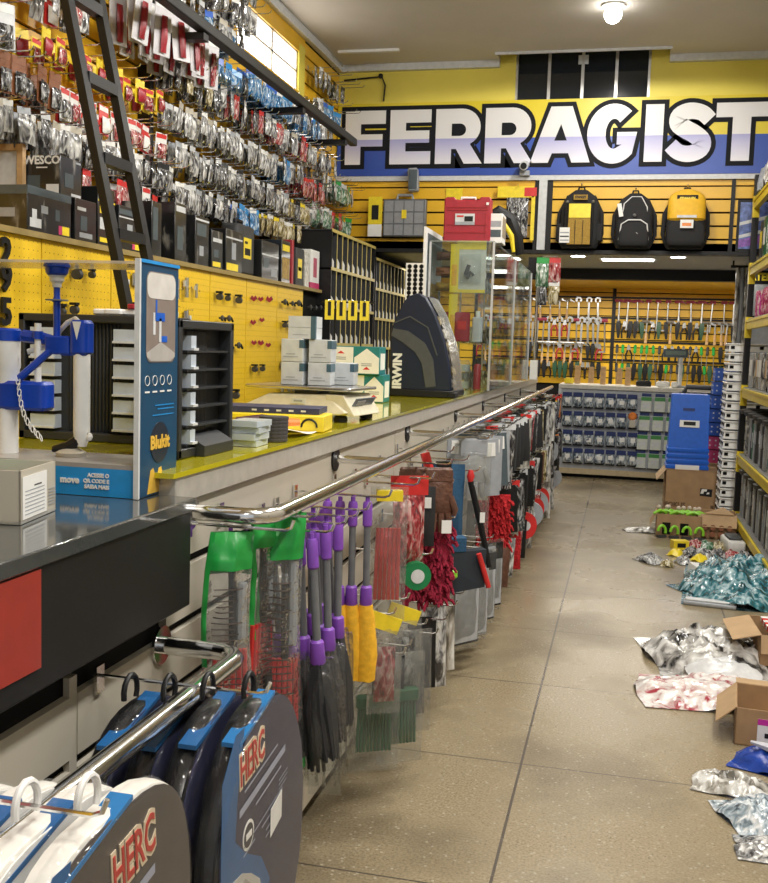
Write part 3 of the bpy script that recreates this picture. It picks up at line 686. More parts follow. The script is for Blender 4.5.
KN = {'silver': ('bagged_fitting', 'clear bag of silver fittings'), 'black': ('bagged_tool', 'clear bag of dark tools'), 'blue': ('blue_pack', 'blue carded hanging pack'),
      'red': ('red_pack', 'bright red hanging pack'), 'green': ('green_pack', 'bag of green and white parts'), 'brass': ('brass_pack', 'bag of brassy fittings'),
      'tagred': ('tagged_pack', 'red goods hanging from a yellow tag'), 'redcard': ('carded_pack', 'white and red carded pack'), 'brown': ('carded_tool', 'brown carded tool with a dark grip'),
      'grey': ('blister_pack', 'pale grey carded blister pack'), 'long': ('bit_card', 'long white card of red handled bits')}
def row(y0, y1, z, mix, where, step=.115, n=3, xs=(-2.44, -2.27), jit=.012, skip=.0):
    y = y0
    while y < y1:
        if R.random() >= skip:
            k = R.choice(mix); zz = z+R.uniform(-jit, jit)
            put(HOOK, 'display_hook', (XL+.002, y, zz), f'chrome wire hook {where}', 'hook', f'chrome hooks {where}')
            for i in range(n):
                x = xs[0]+(xs[1]-xs[0])*(i+.5*R.random())/n
                nm, lb = KN[k]; me = R.choice(VAR[k])
                put(me, nm, (x, y+R.uniform(-.006, .006), zz+.004), f'{lb} {where}', 'hanging pack', f'{nm.replace("_", " ")}s {where}', (R.uniform(-.05, .10), R.uniform(-.09, .09), PI/2+R.uniform(-.3, .2)-(.2 if k == 'long' else 0)))
        y += step*R.uniform(.85, 1.15)
# section nearest the viewer (left of the dark upright)
row(3.2, 4.1, 2.80, ['red', 'silver', 'redcard'], 'in the topmost row left of the ladder', .12, 2)
row(3.32, 3.62, 2.61, ['grey'], 'at the left end of the upper row', .15, 2)
row(3.72, 4.86, 2.59, ['tagred'], 'in the red row behind the ladder', .125, 2)
row(3.3, 3.85, 2.44, ['brown'], 'in the row of brown cards', .085, 2)
row(3.88, 4.86, 2.40, ['redcard'], 'in the white and red row behind the ladder', .11, 2)
row(3.1, 4.86, 2.245, ['silver', 'silver', 'silver', 'black'], 'in the silver row above the black cartons', .085, 3)
row(4.1, 4.86, 2.09, ['redcard', 'red', 'silver'], 'in the low red row right of the ladder', .13, 2)
row(4.42, 5.25, 2.99, ['long'], 'in the high row right of the ladder', .15, 3, (-2.42, -2.15))
# section beyond the upright
row(4.3, 5.9, 3.17, ['black', 'black', 'blue', 'silver'], 'beneath the ladder rail', .11, 3)
row(5.2, 6.1, 3.36, ['black', 'silver', 'silver'], 'above the ladder rail by the window', .12, 3)
row(5.5, 6.15, 3.54, ['black', 'silver'], 'in the top corner left of the window', .12, 2)
row(5.35, 5.95, 2.95, ['black', 'blue', 'blue'], 'in the second row under the ladder rail', .13, 3)
row(5.95, 6.75, 3.02, ['blue'], 'in the blue row below the window', .10, 3)
row(6.8, 7.7, 3.02, ['silver', 'blue', 'black', 'silver'], 'near the far corner below the rail', .11, 3, (-2.42, -2.28))
row(7.62, 8.25, 3.47, ['silver', 'black'], 'right of the window in the far corner', .13, 2, (-2.44, -2.36))
row(7.62, 8.2, 3.24, ['blue', 'black', 'silver'], 'in the far corner just above the rail', .13, 2, (-2.44, -2.36))
row(4.95, 5.5, 2.79, ['black', 'black', 'brass'], 'in the dark middle row past the upright', .12, 3)
row(5.5, 7.7, 2.80, ['silver', 'silver', 'silver', 'red', 'black'], 'in the fourth row past the upright', .11, 3, (-2.42, -2.24))
row(4.95, 6.6, 2.595, ['silver'], 'in the fifth row past the upright', .09, 3)
row(6.6, 7.0, 2.61, ['silver', 'silver', 'blue'], 'in the fifth row at mid wall', .1, 3)
row(7.0, 7.5, 2.56, ['red'], 'in the bright red cluster by the cubby rack', .08, 3)
row(7.5, 8.4, 2.66, ['green', 'green', 'silver'], 'in the green cluster near the sign', .11, 3)
row(4.95, 6.7, 2.385, ['silver', 'silver', 'silver', 'black'], 'in the sixth row past the upright', .09, 3)
row(6.75, 7.25, 2.36, ['black', 'brass'], 'in the striped cluster above the cubby rack', .08, 3)
row(7.3, 8.3, 2.43, ['red', 'silver', 'green'], 'above the cubby rack by the corner', .11, 2)
row(4.95, 5.8, 2.19, ['silver', 'silver', 'black'], 'in the seventh row past the upright', .09, 3)
row(5.85, 6.1, 2.19, ['blue'], 'in the small blue cluster over the moulded case', .08, 3)
row(6.15, 6.95, 2.20, ['brass', 'silver', 'brass'], 'in the brassy row left of the cubby rack', .085, 3)
b = MB(); b.bb(XL, -2.43, 4.86, 4.90, 1.757, 2.76, BLK); b.bb(XL, -2.43, 6.66, 6.70, 1.757, 2.5, BLK); struct(b, 'trim_8')

# cubby rack ---------------------------------------------------------------------------
def cubby(label, y0, y1, xf, z0, z1, nz, step):
    t = thing('cubby_rack', label, 'rack', (0, 0, 0)); xb = XL+.06
    b = MB(); b.bb(xb, xf, y0, y0+.02, z0, z1, BLK); b.bb(xb, xf, y1-.02, y1, z0, z1, BLK); b.bb(xb, xb+.02, y0, y1, z0, z1, DRK); b.build('frame', t)
    edge = M_('cubby_edge', (.62, .50, .16), .4); dz = (z1-z0)/nz
    for k in range(nz+1):
        b = MB(); b.bb(xb, xf, y0, y1, z0+k*dz-.006, z0+k*dz+.006, DGR); b.bb(xf-.004, xf+.002, y0, y1, z0+k*dz-.011, z0+k*dz+.011, edge); b.build('shelf', t)
    n = int((y1-y0)/step)
    for i in range(1, n):
        y = y0+(y1-y0)*i/n; b = MB(); b.bb(xb, xf-.003, y-.003, y+.003, z0, z1, DGR); b.bb(xf-.003, xf+.001, y-.004, y+.004, z0, z1, edge); b.build('divider', t)
    return n, dz
LBL = MB(); LBL.prism([(-.05, 0), (.05, 0), (.05, .05), (-.05, .10)], .004, PAP, onx(0, 0, 0)); LBLM = LBL.mesh('card')
STK = MB(); [STK.box((R.uniform(-.02, .02), R.uniform(-.03, .03), .012+.02*k), (.06, .07, .018), m) for k, m in enumerate((GLD, LGR, BRN))]; STKM = STK.mesh('goods')
for lab, y0, y1, z0, z1, nz, w_ in (('tall black cubby rack of narrow cells against the left wall', 7.03, 8.32, 1.10, 2.185, 4, 'in the nearer cubby rack'), ('second black cubby rack continuing under the mezzanine', 8.36, 10.6, 1.10, 2.10, 4, 'in the cubby rack under the mezzanine')):
    n, dz = cubby(lab, y0, y1, -2.09, z0, z1, nz, .135)
    for k in range(nz):
        for i in range(n):
            y = y0+(y1-y0)*(i+.5)/n
            put(LBLM, 'cell_card', (-2.11, y, z0+k*dz+.007), f'white slanted card at the mouth of a cell {w_}', 'card', f'cards {w_}')
            if (i*7+k*3) % 3: put(STKM, 'parts_stack', (-2.20, y, z0+k*dz+.007), f'small stack of brassy parts inside a cell {w_}', 'parts', f'parts {w_}')
b = MB(); b.bb(XL+.06, -2.12, 7.03, 10.6, 0, 1.09, DRK); tag(b.build('base_cabinet', None), 'dark base cabinet under the cubby racks', 'cabinet')

# ================================================================== ON THE COUNTER
TD, TC = 1.091, 1.133      # black desk top, yellow glass top
# blue display stand with the cistern valve
XD0, XD1, YD0, YD1 = -1.22, -.835, 1.645, 1.80     # stand footprint
ds = thing('display_stand', 'blue valve display stand on the black counter end', 'display stand', (0, 0, 0))
b = MB(); b.bb(-.842, -.835, 1.64, 1.795, TD, 1.515, NVP); sp_ = b.build('side_panel', ds, bevel=.001)
b = MB(); b.bb(-.843, -.8335, 1.634, 1.64, TD, 1.517, LGR); b.bb(-.8335, -.8335+.001, 1.64, 1.795, 1.511, 1.517, SKY); b.build('edge_trim', ds)
b = MB(); b.bb(-1.24, -.843, 1.64, 1.647, TD, 1.142, SKY); b.text('move', .017, PAP, ony(-.972, 1.639, 1.118), .0008)
for k, l in enumerate(('ACESSE O', 'QR CODE E', 'SAIBA MAIS')): b.text(l, .0098, PAP, ony(-.893, 1.639, 1.1285-.0105*k), .0004, align='RIGHT')
b.build('front_strip', ds)
b = MB(); b.bb(-1.24, -.843, 1.64, 1.795, 1.142, 1.150, M_('grey_shelf', (.33, .31, .29), .3)); b.build('shelf', ds)
b = MB(); b.bb(-1.24, -.843, 1.645, 1.80, 1.508, 1.513, film('clear_shelf', (.93, .90, .86), .72, .06, 0)); b.build('top_sheet', ds)
# printed artwork of the side panel
b = MB()
def rr(y0, y1, z0, z1, r, n=5):
    return [(cx+r*math.cos(a0+i*PI/2/n), cz+r*math.sin(a0+i*PI/2/n)) for cx, cz, a0 in ((y1-r, z1-r, 0), (y0+r, z1-r, PI/2), (y0+r, z0+r, PI), (y1-r, z0+r, 1.5*PI)) for i in range(n+1)]
PX = Matrix.Translation((-.8348, 0, 0)) @ FX
b.prism(rr(1.662, 1.781, 1.335, 1.498, .018), .0006, M_('photo_brown', (.23, .19, .17), .35), PX)
PX2 = Matrix.Translation((-.8340, 0, 0)) @ FX
b.prism(rr(1.664, 1.779, 1.450, 1.496, .016), .0004, M_('photo_pale', (.62, .60, .57), .35), PX2)
b.prism([(1.664, 1.352), (1.72, 1.372), (1.779, 1.352), (1.779, 1.345), (1.76, 1.337), (1.68, 1.337), (1.664, 1.345)], .0004, M_('photo_grey', (.42, .40, .38), .35), PX2)
for y0, y1, z0, z1, m in ((1.688, 1.697, 1.385, 1.425, LGR), (1.712, 1.721, 1.372, 1.415, LGR), (1.695, 1.735, 1.41, 1.425, BLU), (1.722, 1.745, 1.372, 1.383, BLU), (1.698, 1.703, 1.425, 1.448, BLU)): b.prism([(y0, z0), (y1, z0), (y1, z1), (y0, z1)], .0006, m, PX2)
for k in range(4):
    y = 1.668+.030*k; b.tube([(-.8342, y+.009*math.cos(a), 1.302+.009*math.sin(a)) for a in [i*.6 for i in range(12)]], .0007, PAP, 4); b.bb(-.8346, -.834, y-.009, y+.009, 1.280, 1.283, PAP)
for z, y0 in ((1.256, 1.70), (1.249, 1.71), (1.238, 1.69)): b.bb(-.8346, -.834, y0, 1.778, z-.001, z+.001, SKY)
b.lathe([(.038, 0), (.038, .0008)], M_('logo_dark', (.012, .02, .035), .4), 24, Matrix.Translation((-.8348, 1.72, 1.187)) @ rotm(0, PI/2, 0))
b.text('Blukit', .034, M_('logo_gold', (.72, .45, .06), .4), onx(-.8335, 1.72, 1.187), .0012)
b.prism([(1.672, TD+.004), (1.735, TD+.004), (1.735, TD+.03), (1.728, TD+.05), (1.718, TD+.048), (1.708, TD+.028), (1.695, TD+.050), (1.684, TD+.046)], .0006, M_('logo_gold', (.72, .45, .06), .4), PX)
b.prism([(1.742, TD+.004), (1.785, TD+.004), (1.782, TD+.03), (1.768, TD+.042), (1.758, TD+.030), (1.748, TD+.04)], .0006, M_('logo_gold', (.72, .45, .06), .4), PX)
b.build('artwork', sp_)
# cistern fill and flush valve standing in the display
fv = thing('flush_valve', 'blue and white toilet cistern valve set mounted in the display stand', 'valve', (-.301, .43, 0)); YV = 1.72; fv.scale = (.75, .75, 1)
VB = M_('valve_blue', (.006, .05, .42), .3)
b = MB(); b.lathe([(.025, TD+.06), (.026, 1.13), (.026, 1.24), (.030, 1.242), (.030, 1.255), (.029, 1.31), (.032, 1.315), (.032, 1.36), (.033, 1.37)], WHT, 20, at(-1.135, YV, 0)); b.build('overflow_tube', fv)
b = MB(); b.lathe([(.034, 1.365), (.034, 1.385), (.029, 1.389), (.0, 1.389)], VB, 20, at(-1.135, YV, 0)); b.build('tube_cap', fv)
b = MB(); b.rbox((-1.09, YV, 1.262), (.15, .06, .055), .012, VB); b.build('float_tank', fv)
b = MB(); b.cyl((-1.042, YV-.01, 1.28), (-1.042, YV-.01, 1.40), .0085, WHT, n=12); b.cyl((-1.042, YV-.01, 1.37), (-1.042, YV-.01, 1.385), .013, VB, n=12); b.build('guide_rod', fv)
b = MB(); b.tube([(-1.09, YV, 1.375), (-1.04, YV, 1.372), (-1.00, YV, 1.365)], .012, VB, 8); b.tube([(-1.083, YV-.03, 1.295), (-1.04, YV-.02, 1.325), (-1.005, YV-.01, 1.35)], .008, VB, 8); b.rbox((-.985, YV, 1.36), (.07, .035, .035), .006, VB); b.rbox((-.95, YV, 1.352), (.06, .03, .022), .005, VB); b.build('lever_arm', fv)
b = MB(); b.lathe([(.0085, 1.37), (.009, 1.44), (.012, 1.442), (.008, 1.45), (.008, 1.47)], VB, 14, at(-.995, YV, 0)); b.lathe([(.028, 1.443), (.028, 1.4455)], M_('valve_grey', (.2, .22, .25), .4), 16, at(-.995, YV, 0)); b.build('adjuster_stem', fv)
b = MB(); b.lathe([(.011, 1.468), (.012, 1.476), (.018, 1.48), (.018, 1.487), (.024, 1.49)], WHT, 16, at(-.995, YV, 0)); b.build('collar', fv)
b = MB(); b.lathe([(.018, 1.488), (.027, 1.494), (.030, 1.505), (.033, 1.506), (.033, 1.512), (.0, 1.512)], VB, 18, at(-.995, YV, 0)); b.build('button', fv)
b = MB(); b.lathe([(.021, 1.20), (.021, 1.345)], WHT, 18, at(-.925, YV, 0)); b.lathe([(.012, 1.17), (.019, 1.185), (.021, 1.20)], WHT, 18, at(-.925, YV, 0)); b.build('fill_tube', fv)
b = MB(); b.rbox((-.925, YV, 1.375), (.048, .048, .066), .012, VB); b.prism([(-.012, .02), (.012, .02), (0, -.014)], .001, WHT, ony(-.925, YV-.0245, 1.385)); b.build('fill_cap', fv)
b = MB(); b.tube([(-1.085, YV+.01, 1.345), (-1.05, YV+.03, 1.355), (-1.02, YV+.03, 1.375), (-.985, YV+.03, 1.402), (-.955, YV+.02, 1.410), (-.935, YV, 1.405)], .0055, WHT, 8); b.build('hose', fv)
b = MB(); b.lathe([(.034, 1.150), (.038, 1.158), (.02, 1.166)], CRM, 18, at(-.955, YV, 0)); b.tube([(-1.0, YV-.01, 1.163), (-.96, YV-.01, 1.168), (-.925, YV-.005, 1.185), (-.905, YV, 1.195)], [.006, .012, .012, .006], BLK, 8); b.ball((-.897, YV-.01, 1.190), .008, WHT, 8); b.build('flapper', fv)
ch0, ch1 = Vector((-1.082, YV-.035, 1.29)), Vector((-1.018, YV-.035, 1.185)); NL = 14
for i in range(NL):
    u = i/(NL-1); p = ch0.lerp(ch1, u); p.x += -.014*math.sin(PI*u); p.z -= .012*math.sin(PI*u)
    X = Matrix.Translation(p) @ rotm(0, .5-.9*u, 0) @ rotm(0, 0, PI/2 if i % 2 else .2)
    lk = MB(); lk.tube([(.0042*math.cos(a), 0, .0068*math.sin(a)) for a in [k*2*PI/10 for k in range(11)]], .0014, WHT, 5, X); lk.build('chain_link', fv)
# white open carton on the black counter end
wc = thing('parts_carton', 'open white parts carton with printed panels on the black counter end', 'box', (-.955, 1.40, TD), .18)
b = MB(); b.bb(-.16, .065, -.07, .07, 0, .004, PAP)
for x0, x1, y0, y1 in ((-.16, .065, -.07, -.067), (-.16, .065, .067, .07), (.062, .065, -.07, .07), (-.16, -.157, -.07, .07)): b.bb(x0, x1, y0, y1, 0, .082, CRM)
b.build('body', wc)
b = MB(); b.bb(.0655, .0662, -.064, .03, .006, .072, PAP); [b.bb(.0662, .0666, -.055, .02, .012+.006*k, .0135+.006*k, GRY) for k in range(7)]; [b.bb(.0662, .0666, .038, .064, .014+.005*k, .0155+.005*k, GRY) for k in range(6)]; b.bb(.0662, .0666, -.02, .008, .0535, .0555, BLK); b.build('label', wc)
b = MB(); b.bb(-.12, .02, -.05, .05, .058, .064, M_('wrap_green', (.05, .30, .20), .3, var=.3)); b.bb(.0, .035, -.06, -.02, .06, .074, CLB if False else LGR); b.build('contents', wc)

# parts organisers with small drawers
def organiser(label, x, y, rz, w, d, h, cols, empty=False):
    t = thing('drawer_cabinet', label, 'drawer cabinet', (x, y, TC), rz)
    b = MB(); fr = M_('organiser_black', (.022, .024, .027), .45)
    b.bb(-w/2, w/2, -d/2+.03, d/2, 0, h-.001, fr); b.bb(-w/2, -w/2+.016, -d/2, d/2, 0, h, fr); b.bb(w/2-.016, w/2, -d/2, d/2, 0, h, fr); b.bb(-w/2, w/2, -d/2, d/2, h-.018, h, fr); b.bb(-w/2, w/2, -d/2, d/2, 0, .02, fr)
    for k in range(14): b.bb(-w/2*.36+k*w*.36/14, -w/2*.36+k*w*.36/14+.006, -d/2+.026, -d/2+.031, .02, h-.02, fr)
    b.build('body', t, bevel=.003)
    n = 6; dz = (h-.05)/n
    for x0, x1 in cols:
        for k in range(n):
            z0 = .024+k*dz
            q = MB()
            q.bb(x0, x1, -d/2+.002, -d/2+.03, z0+.003, z0+dz-.006, M_('drawer_grey', (.50, .56, .64), .3)); q.bb(x0, x1, -d/2-.004, -d/2+.002, z0+.003, z0+.008, LGR)
            q.build('drawer', t)
    if empty:
        for k in range(n): q = MB(); q.bb(-w/2+.05, w/2-.02, -d/2+.006, -d/2+.03, .024+k*dz-.002, .024+k*dz+.002, fr); q.build('shelf', t)
        q = MB(); q.loft([[(-.06, -d/2-.02, .0), (.1, -d/2-.02, .0), (.1, -d/2-.02, .022), (-.06, -d/2-.02, .022)], [(-.06, -d/2+.03, .0), (.1, -d/2+.03, .0), (.1, -d/2+.03, .05), (-.06, -d/2+.03, .05)]], fr); q.build('tray', t)
    return t
organiser('black parts organiser with grey drawers behind the display valve', -1.21, 2.20, 0, .37, .15, .295, ((-.155, -.09), (.06, .165)))
organiser('black parts organiser with mostly empty bays right of the blue display stand', -.915, 2.035, PI/2, .29, .08, .285, ((-.085, -.06),), True)
pc = thing('parts_bag', 'white and red plastic parts lying on top of the organiser', 'parts', (-1.16, 2.2, TC+.296))
b = MB(); [b.rbox((-.06+.04*k, .01*(-1)**k, .008), (.045, .03, .014), .006, WHT) for k in range(4)]; b.build('caps', pc)
b = MB(); b.rbox((.02, .0, .022), (.02, .02, .012), .004, RED); b.build('red_cap', pc)

# clear cases, discs, flat boxes
for k in range(4):
    t = thing('clear_case', f'clear plastic bit case, number {("one", "two", "three", "four")[k]} from the bottom of the small stack' if 0 else ('clear bit case at the bottom of the small stack beside the black discs', 'second clear bit case up in the stack beside the black discs', 'third clear bit case up in the stack beside the black discs', 'topmost clear bit case of the stack beside the black discs')[k], 'case', (-.865+.003*k, 2.25+.004*(-1)**k, TC+.0155*k), .05*(-1)**k, 'clear bit cases on the counter')
    b = MB(); b.bb(-.035, .035, -.045, .045, .0, .0145, film('case_plastic', (.85, .93, .97), .45, .08, .2)); b.build('shell', t)
    b = MB(); [b.bb(-.031, .031, -.042+.02*i, -.032+.02*i, .002, .0125, (STL, SKY, LGR, STL, BLK)[i]) for i in range(5)]; b.build('bits', t)
for k in range(7):
    t = MB(); t.lathe([(.0, 0), (.036, 0), (.037, .004), (.036, .0085), (.012, .0085), (.0, .0085)], M_('abrasive', (.05, .045, .045), .75, var=.25, scale=200), 24)
    tag(t.build('sanding_disc', None), 'black abrasive disc in the small stack next to the clear cases', 'disc', 'stacked abrasive discs on the counter').location = (-.845, 2.372+.001*k, TC+.0088*k)
lf = MB(); lf.sheet(lambda u, v: (-.06+.12*u, -.09+.18*v, .004+.010*math.sin(2.5*u+3*v)), 6, 6, PAP); tag(lf.build('leaflet', None), 'loose printed leaflet near the front edge of the yellow counter', 'paper').location = (-.875, 2.56, TC+.008)
og = thing('small_brush', 'small brown and orange handled tool lying on the leaflets', 'tool', (-.90, 2.56, TC+.024), .5)
b = MB(); b.tube([(-.11, 0, .01), (-.04, .01, .014), (.02, .0, .01)], [.010, .014, .010], M_('dark_maroon', (.07, .02, .025), .5), 8); b.build('blade_pack', og)
b = MB(); b.tube([(.02, 0, .008), (.06, 0, .008)], [.012, .010], ORG, 8); b.build('grip', og)
fb = carton('flat_box', 'flat yellow boxed tool with an arched emblem in front of the scale', 'box', -.955, 2.72, TC, .29, .15, .045, YPR, (bandY(.28, .42, BLK, .30, .62), bandY(.66, .72, OLV, .05, .6), lambda b, w, d, h: b.tube([(.105+.022*math.cos(a), -d/2-.0015, h*.30+.022*math.sin(a)) for a in [k*PI/8 for k in range(9)]], .003, BLK, 6), lambda b, w, d, h: b.text('PERFECT' if 0 else '', .01, BLK, ony(0, 0, 0)) if 0 else None), rz=.12)
b = MB(); b.bb(-.18, .165, -.065, .085, .0, .016, M_('navy_box', (.035, .04, .10), .4)); [b.box((-.02+.035*i, -.0655, .008), (.014, .001, .005), LGR) for i in range(5)]; o = b.build('long_box', None); tag(o, 'long navy boxed item lying on top of the flat yellow box', 'box'); o.location = (-1.00, 2.745, TC+.046); o.rotation_euler = (0, 0, .14)
# weighing scale
sc = thing('weighing_scale', 'cream shop scale with a steel pan on the yellow counter', 'scale', (-1.005, 3.20, TC), -.12)
SCM = M_('scale_cream', (.62, .58, .44), .4)
b = MB(); b.loft([[(-.19, -.15, .022), (.16, -.15, .022), (.16, .15, .022), (-.19, .15, .022)], [(-.17, -.14, .045), (.185, -.15, .030), (.185, .15, .030), (-.17, .14, .045)], [(-.10, -.12, .080), (.10, -.12, .085), (.10, .12, .085), (-.10, .12, .080)]], SCM); b.build('body', sc, bevel=.004)
b = MB(); b.loft([[(.105, -.13, .022), (.205, -.13, .020), (.205, .10, .020), (.105, .10, .022)], [(.105, -.13, .085), (.165, -.13, .085), (.165, .10, .085), (.105, .10, .085)]], SCM); co_ = b.build('console', sc, bevel=.003)
b = MB(); X = Matrix.Translation((.1875, -.02, .053)) @ rotm(0, .55, 0); b.box((0, 0, 0), (.003, .17, .05), M_('lcd', (.10, .13, .17), .2), X); b.box((.002, -.03, .008), (.002, .07, .016), GRY, X); b.build('display', co_)
b = MB(); b.box((.02, -.1515, .062), (.05, .002, .016), LGR); b.box((.02, -.153, .062), (.03, .001, .006), GRY); b.build('badge', sc)
for x, y in ((-.13, -.11), (.15, -.11), (-.13, .11), (.15, .11)): b = MB(); b.lathe([(.022, 0), (.022, .014), (.012, .024)], BLK, 14, at(x, y, 0)); b.build('foot', sc)
b = MB(); b.bb(-.04, .04, -.05, .05, .080, .098, GRY); b.build('column', sc)
b = MB(); b.rbox((0, -.005, .102), (.37, .26, .010), .02, M_('brushed_steel', (.6, .6, .6), .22, .9)); b.build('pan', sc)
PZ = TC+.108
def smallbox(label, x, y, z, rz):
    t = thing('nail_box', label, 'box', (x, y, z), rz, 'pale grey boxes stacked on the scale')
    b = MB(); b.bb(-.037, .037, -.045, .045, 0, .074, M_('pale_box', (.56, .59, .61), .35)); b.build('body', t, bevel=.002)
    b = MB(); b.bb(.024, .0374, -.0456, -.045, .045, .071, M_('steel_blue', (.06, .12, .16), .4)); b.bb(.0372, .038, -.045, .045, .045, .071, M_('steel_blue', (.06, .12, .16), .4)); b.bb(-.03, .02, -.0456, -.045, .015, .018, GRY); b.bb(-.02, .01, -.0456, -.045, .024, .027, GRY); b.build('print', t)
smallbox('pale grey box at the lower left of the pile on the scale', -1.055, 3.17, PZ, .06); smallbox('pale grey box at the lower right of the pile on the scale', -.972, 3.19, PZ, .12)
smallbox('pale grey box at the middle left of the pile on the scale', -1.055, 3.17, PZ+.075, .03); smallbox('pale grey box at the middle right of the pile on the scale', -.97, 3.19, PZ+.075, .10)
t = thing('nail_box', 'pale grey box lying on top of the pile on the scale', 'box', (-1.028, 3.18, PZ+.150), .05); b = MB(); b.bb(-.045, .045, -.045, .045, 0, .036, MATS['pale_box']); b.bb(-.045, .045, -.045, .045, .037, .073, MATS['pale_box']); b.bb(.03, .0455, -.0455, -.03, .0, .073, MATS['steel_blue']); b.bb(-.03, .02, -.0456, -.045, .012, .014, GRY); b.build('body', t)
smallbox('pale grey box behind the others at the far side of the scale pan', -.925, 3.31, PZ, .1)
# white and teal screw boxes
def arrowbox(label, x, y, z, w, rz):
    t = thing('screw_box', label, 'box', (x, y, z), rz)
    b = MB(); b.bb(-w/2, w/2, -.07, .07, 0, .118, TEA); b.build('body', t, bevel=.002)
    b = MB()
    for sx, up in ((-w/4, False), (w/4, True)):
        q = w/4*.96; pts = [(sx-q, .004), (sx+q, .004), (sx+q, .07), (sx, .11), (sx-q, .07)]
        if not up: pts = [(p[0], .118-p[1]) for p in pts][::-1]
        b.prism(pts, .0006, PAP, ony(0, -.0702, 0)); zc = .045 if up else .07
        b.prism([(sx-.016, zc+.016), (sx+.016, zc+.016), (sx, zc+.028)], .0004, RDP, ony(0, -.0709, 0)) if not up else b.prism([(sx-.016, zc-.025), (sx+.016, zc-.025), (sx, zc-.012)], .0004, RDP, ony(0, -.0709, 0))
        for dz in (0, -.008): b.box((sx, -.0709, zc+dz), (.045, .0004, .004), GRY)
    b.bb(w/2, w/2+.0006, -.05, .05, .02, .09, PAP); b.build('print', t)
arrowbox('white and teal screw box under the other one behind the scale', -1.085, 4.25, TC, .17, .05)
arrowbox('white and teal screw box with arrow panels stacked behind the scale', -1.13, 4.23, TC+.119, .225, .05)
for k in range(4):
    t = thing('yellow_pack', 'yellow and black carded packs clipped above the pale boxes', 'pack', (-1.275+.05*k, 4.28+.01*k, 1.525), .25, 'yellow packs clipped behind the scale')
    b = MB(); b.box((0, 0, 0), (.040, .012, .085), YPR); b.box((0, -.007, .005), (.014, .002, .06), BLK); b.build('card', t)
    b = MB(); b.cyl((0, .02, .035), (0, -.03, .042), .003, CHR, n=6); b.build('peg', t)
st = thing('wire_stand', 'thin wire stand holding the yellow packs behind the scale', 'stand', (-1.20, 4.30, TC))
b = MB(); b.bb(-.10, .10, -.01, .07, 0, .006, BLK); b.cyl((-.06, .02, 0), (-.06, .02, .43), .004, BLK, n=6); b.cyl((.06, .02, 0), (.06, .02, .43), .004, BLK, n=6); b.cyl((-.12, .015, .428), (.12, .015, .428), .004, BLK, n=6); b.build('frame', st)

# navy dome-shaped tool display
dd = thing('tool_display', 'tall navy shield-shaped tool display lettered IRWIN on the yellow counter', 'display', (.012, 4.85, TC)); dd.scale = (1, 1, 1.02)
prof = [(-1.135, .03), (-1.135, .31), (-1.115, .365), (-1.07, .455), (-1.045, .478), (-1.0, .492), (-.965, .475), (-.915, .395), (-.865, .27), (-.835, .15), (-.825, .03)]
b = MB(); b.prism(prof, .035, NVY, ony(0, 0, 0)); b.build('side_panel', dd, bevel=.008)
b = MB(); b.prism(prof, .03, NVY, ony(0, .30, 0)); b.build('far_panel', dd, bevel=.006)
b = MB(); b.bb(-1.14, -.815, -.045, .31, 0, .035, BLK); b.bb(-.84, -.80, -.05, .05, .0, .028, BLK); b.build('base', dd, bevel=.005)
b = MB(); SWG = M_('dome_grey', (.065, .07, .075), .5); b.prism(stroke([(-1.125, .305), (-1.06, .285), (-.985, .235), (-.945, .17), (-.925, .05)], [.035, .06, .065, .06, .05]), .003, SWG, ony(0, -.0355, 0)); b.prism(stroke([(-1.125, .40 if 0 else .345), (-1.04, .38), (-.95, .33), (-.90, .2)], [.006, .006, .006, .006]), .003, SWG, ony(0, -.0355, 0)); b.build('inlay', dd)
b = MB(); b.text('IRWIN', .058, M_('logo_silver', (.74, .75, .74), .35), Matrix.Translation((-1.092, -.0405, .12)) @ FY @ rotm(0, 0, PI/2), .003, .001); b.build('lettering', dd)
b = MB(); fp = prof[6:]
b.loft([[(x+.006, .0, z) for x, z in fp], [(x+.006, .27, z) for x, z in fp]], film('dome_clear', (.9, .88, .82), .8, .06, .1), cap=False, closed=False); b.build('front_cover', dd)
for k, (x, z) in enumerate(((-.93, .36), (-.90, .30), (-.885, .24), (-.87, .18), (-.862, .12), (-.86, .065))):
    b = MB(); b.pillow(.20, .055, .05, (K_GLD, K_SIL, K_GLD, K_SIL, K_GLD, K_SIL)[k], at(x, .14, z, 0, 0, PI/2), 5, .3, k); b.build('tool_set', dd)

# ------------------------------------------------------------------ glass case and what stands on it
gc = thing('glass_case', 'tall glass display case at the far end of the yellow counter', 'display case', (0, 0, 0)); GX0, GX1, GY0, GY1, GZ = -1.14, -.77, 5.85, 8.2, 1.985
b = MB(); b.bb(GX0, GX1, GY0, GY0+.006, TC, GZ, GLS); b.build('front_glass', gc)
b = MB(); b.bb(GX1-.006, GX1, GY0+.01, GY1, TC, GZ, GLS); b.build('side_glass', gc)
b = MB(); b.bb(GX0, GX1, GY0, GY1, GZ, GZ+.008, film('case_top', (.85, .9, .88), .8, .04, 0)); b.build('top', gc)
for z in (1.40, 1.69): b = MB(); b.bb(GX0+.01, GX1-.01, GY0+.01, GY1, z, z+.006, GLS); b.build('shelf', gc)
for y in (GY0, 7.0, GY1):
    for x in (GX0, GX1): b = MB(); b.bb(x-.006, x+.006, y-.006, y+.006, TC, GZ, ALU); b.build('post', gc)
wp = thing('poster_stand', 'tall white framed poster panel at the near corner of the glass case', 'panel', (-1.155, 5.80, TC), 0)
b = MB(); b.bb(-.012, 0, -.03, .50, .44, .93, PAP); b.bb(-.012, .0, -.03, .01, .0, .5, PAP); b.build('frame', wp)
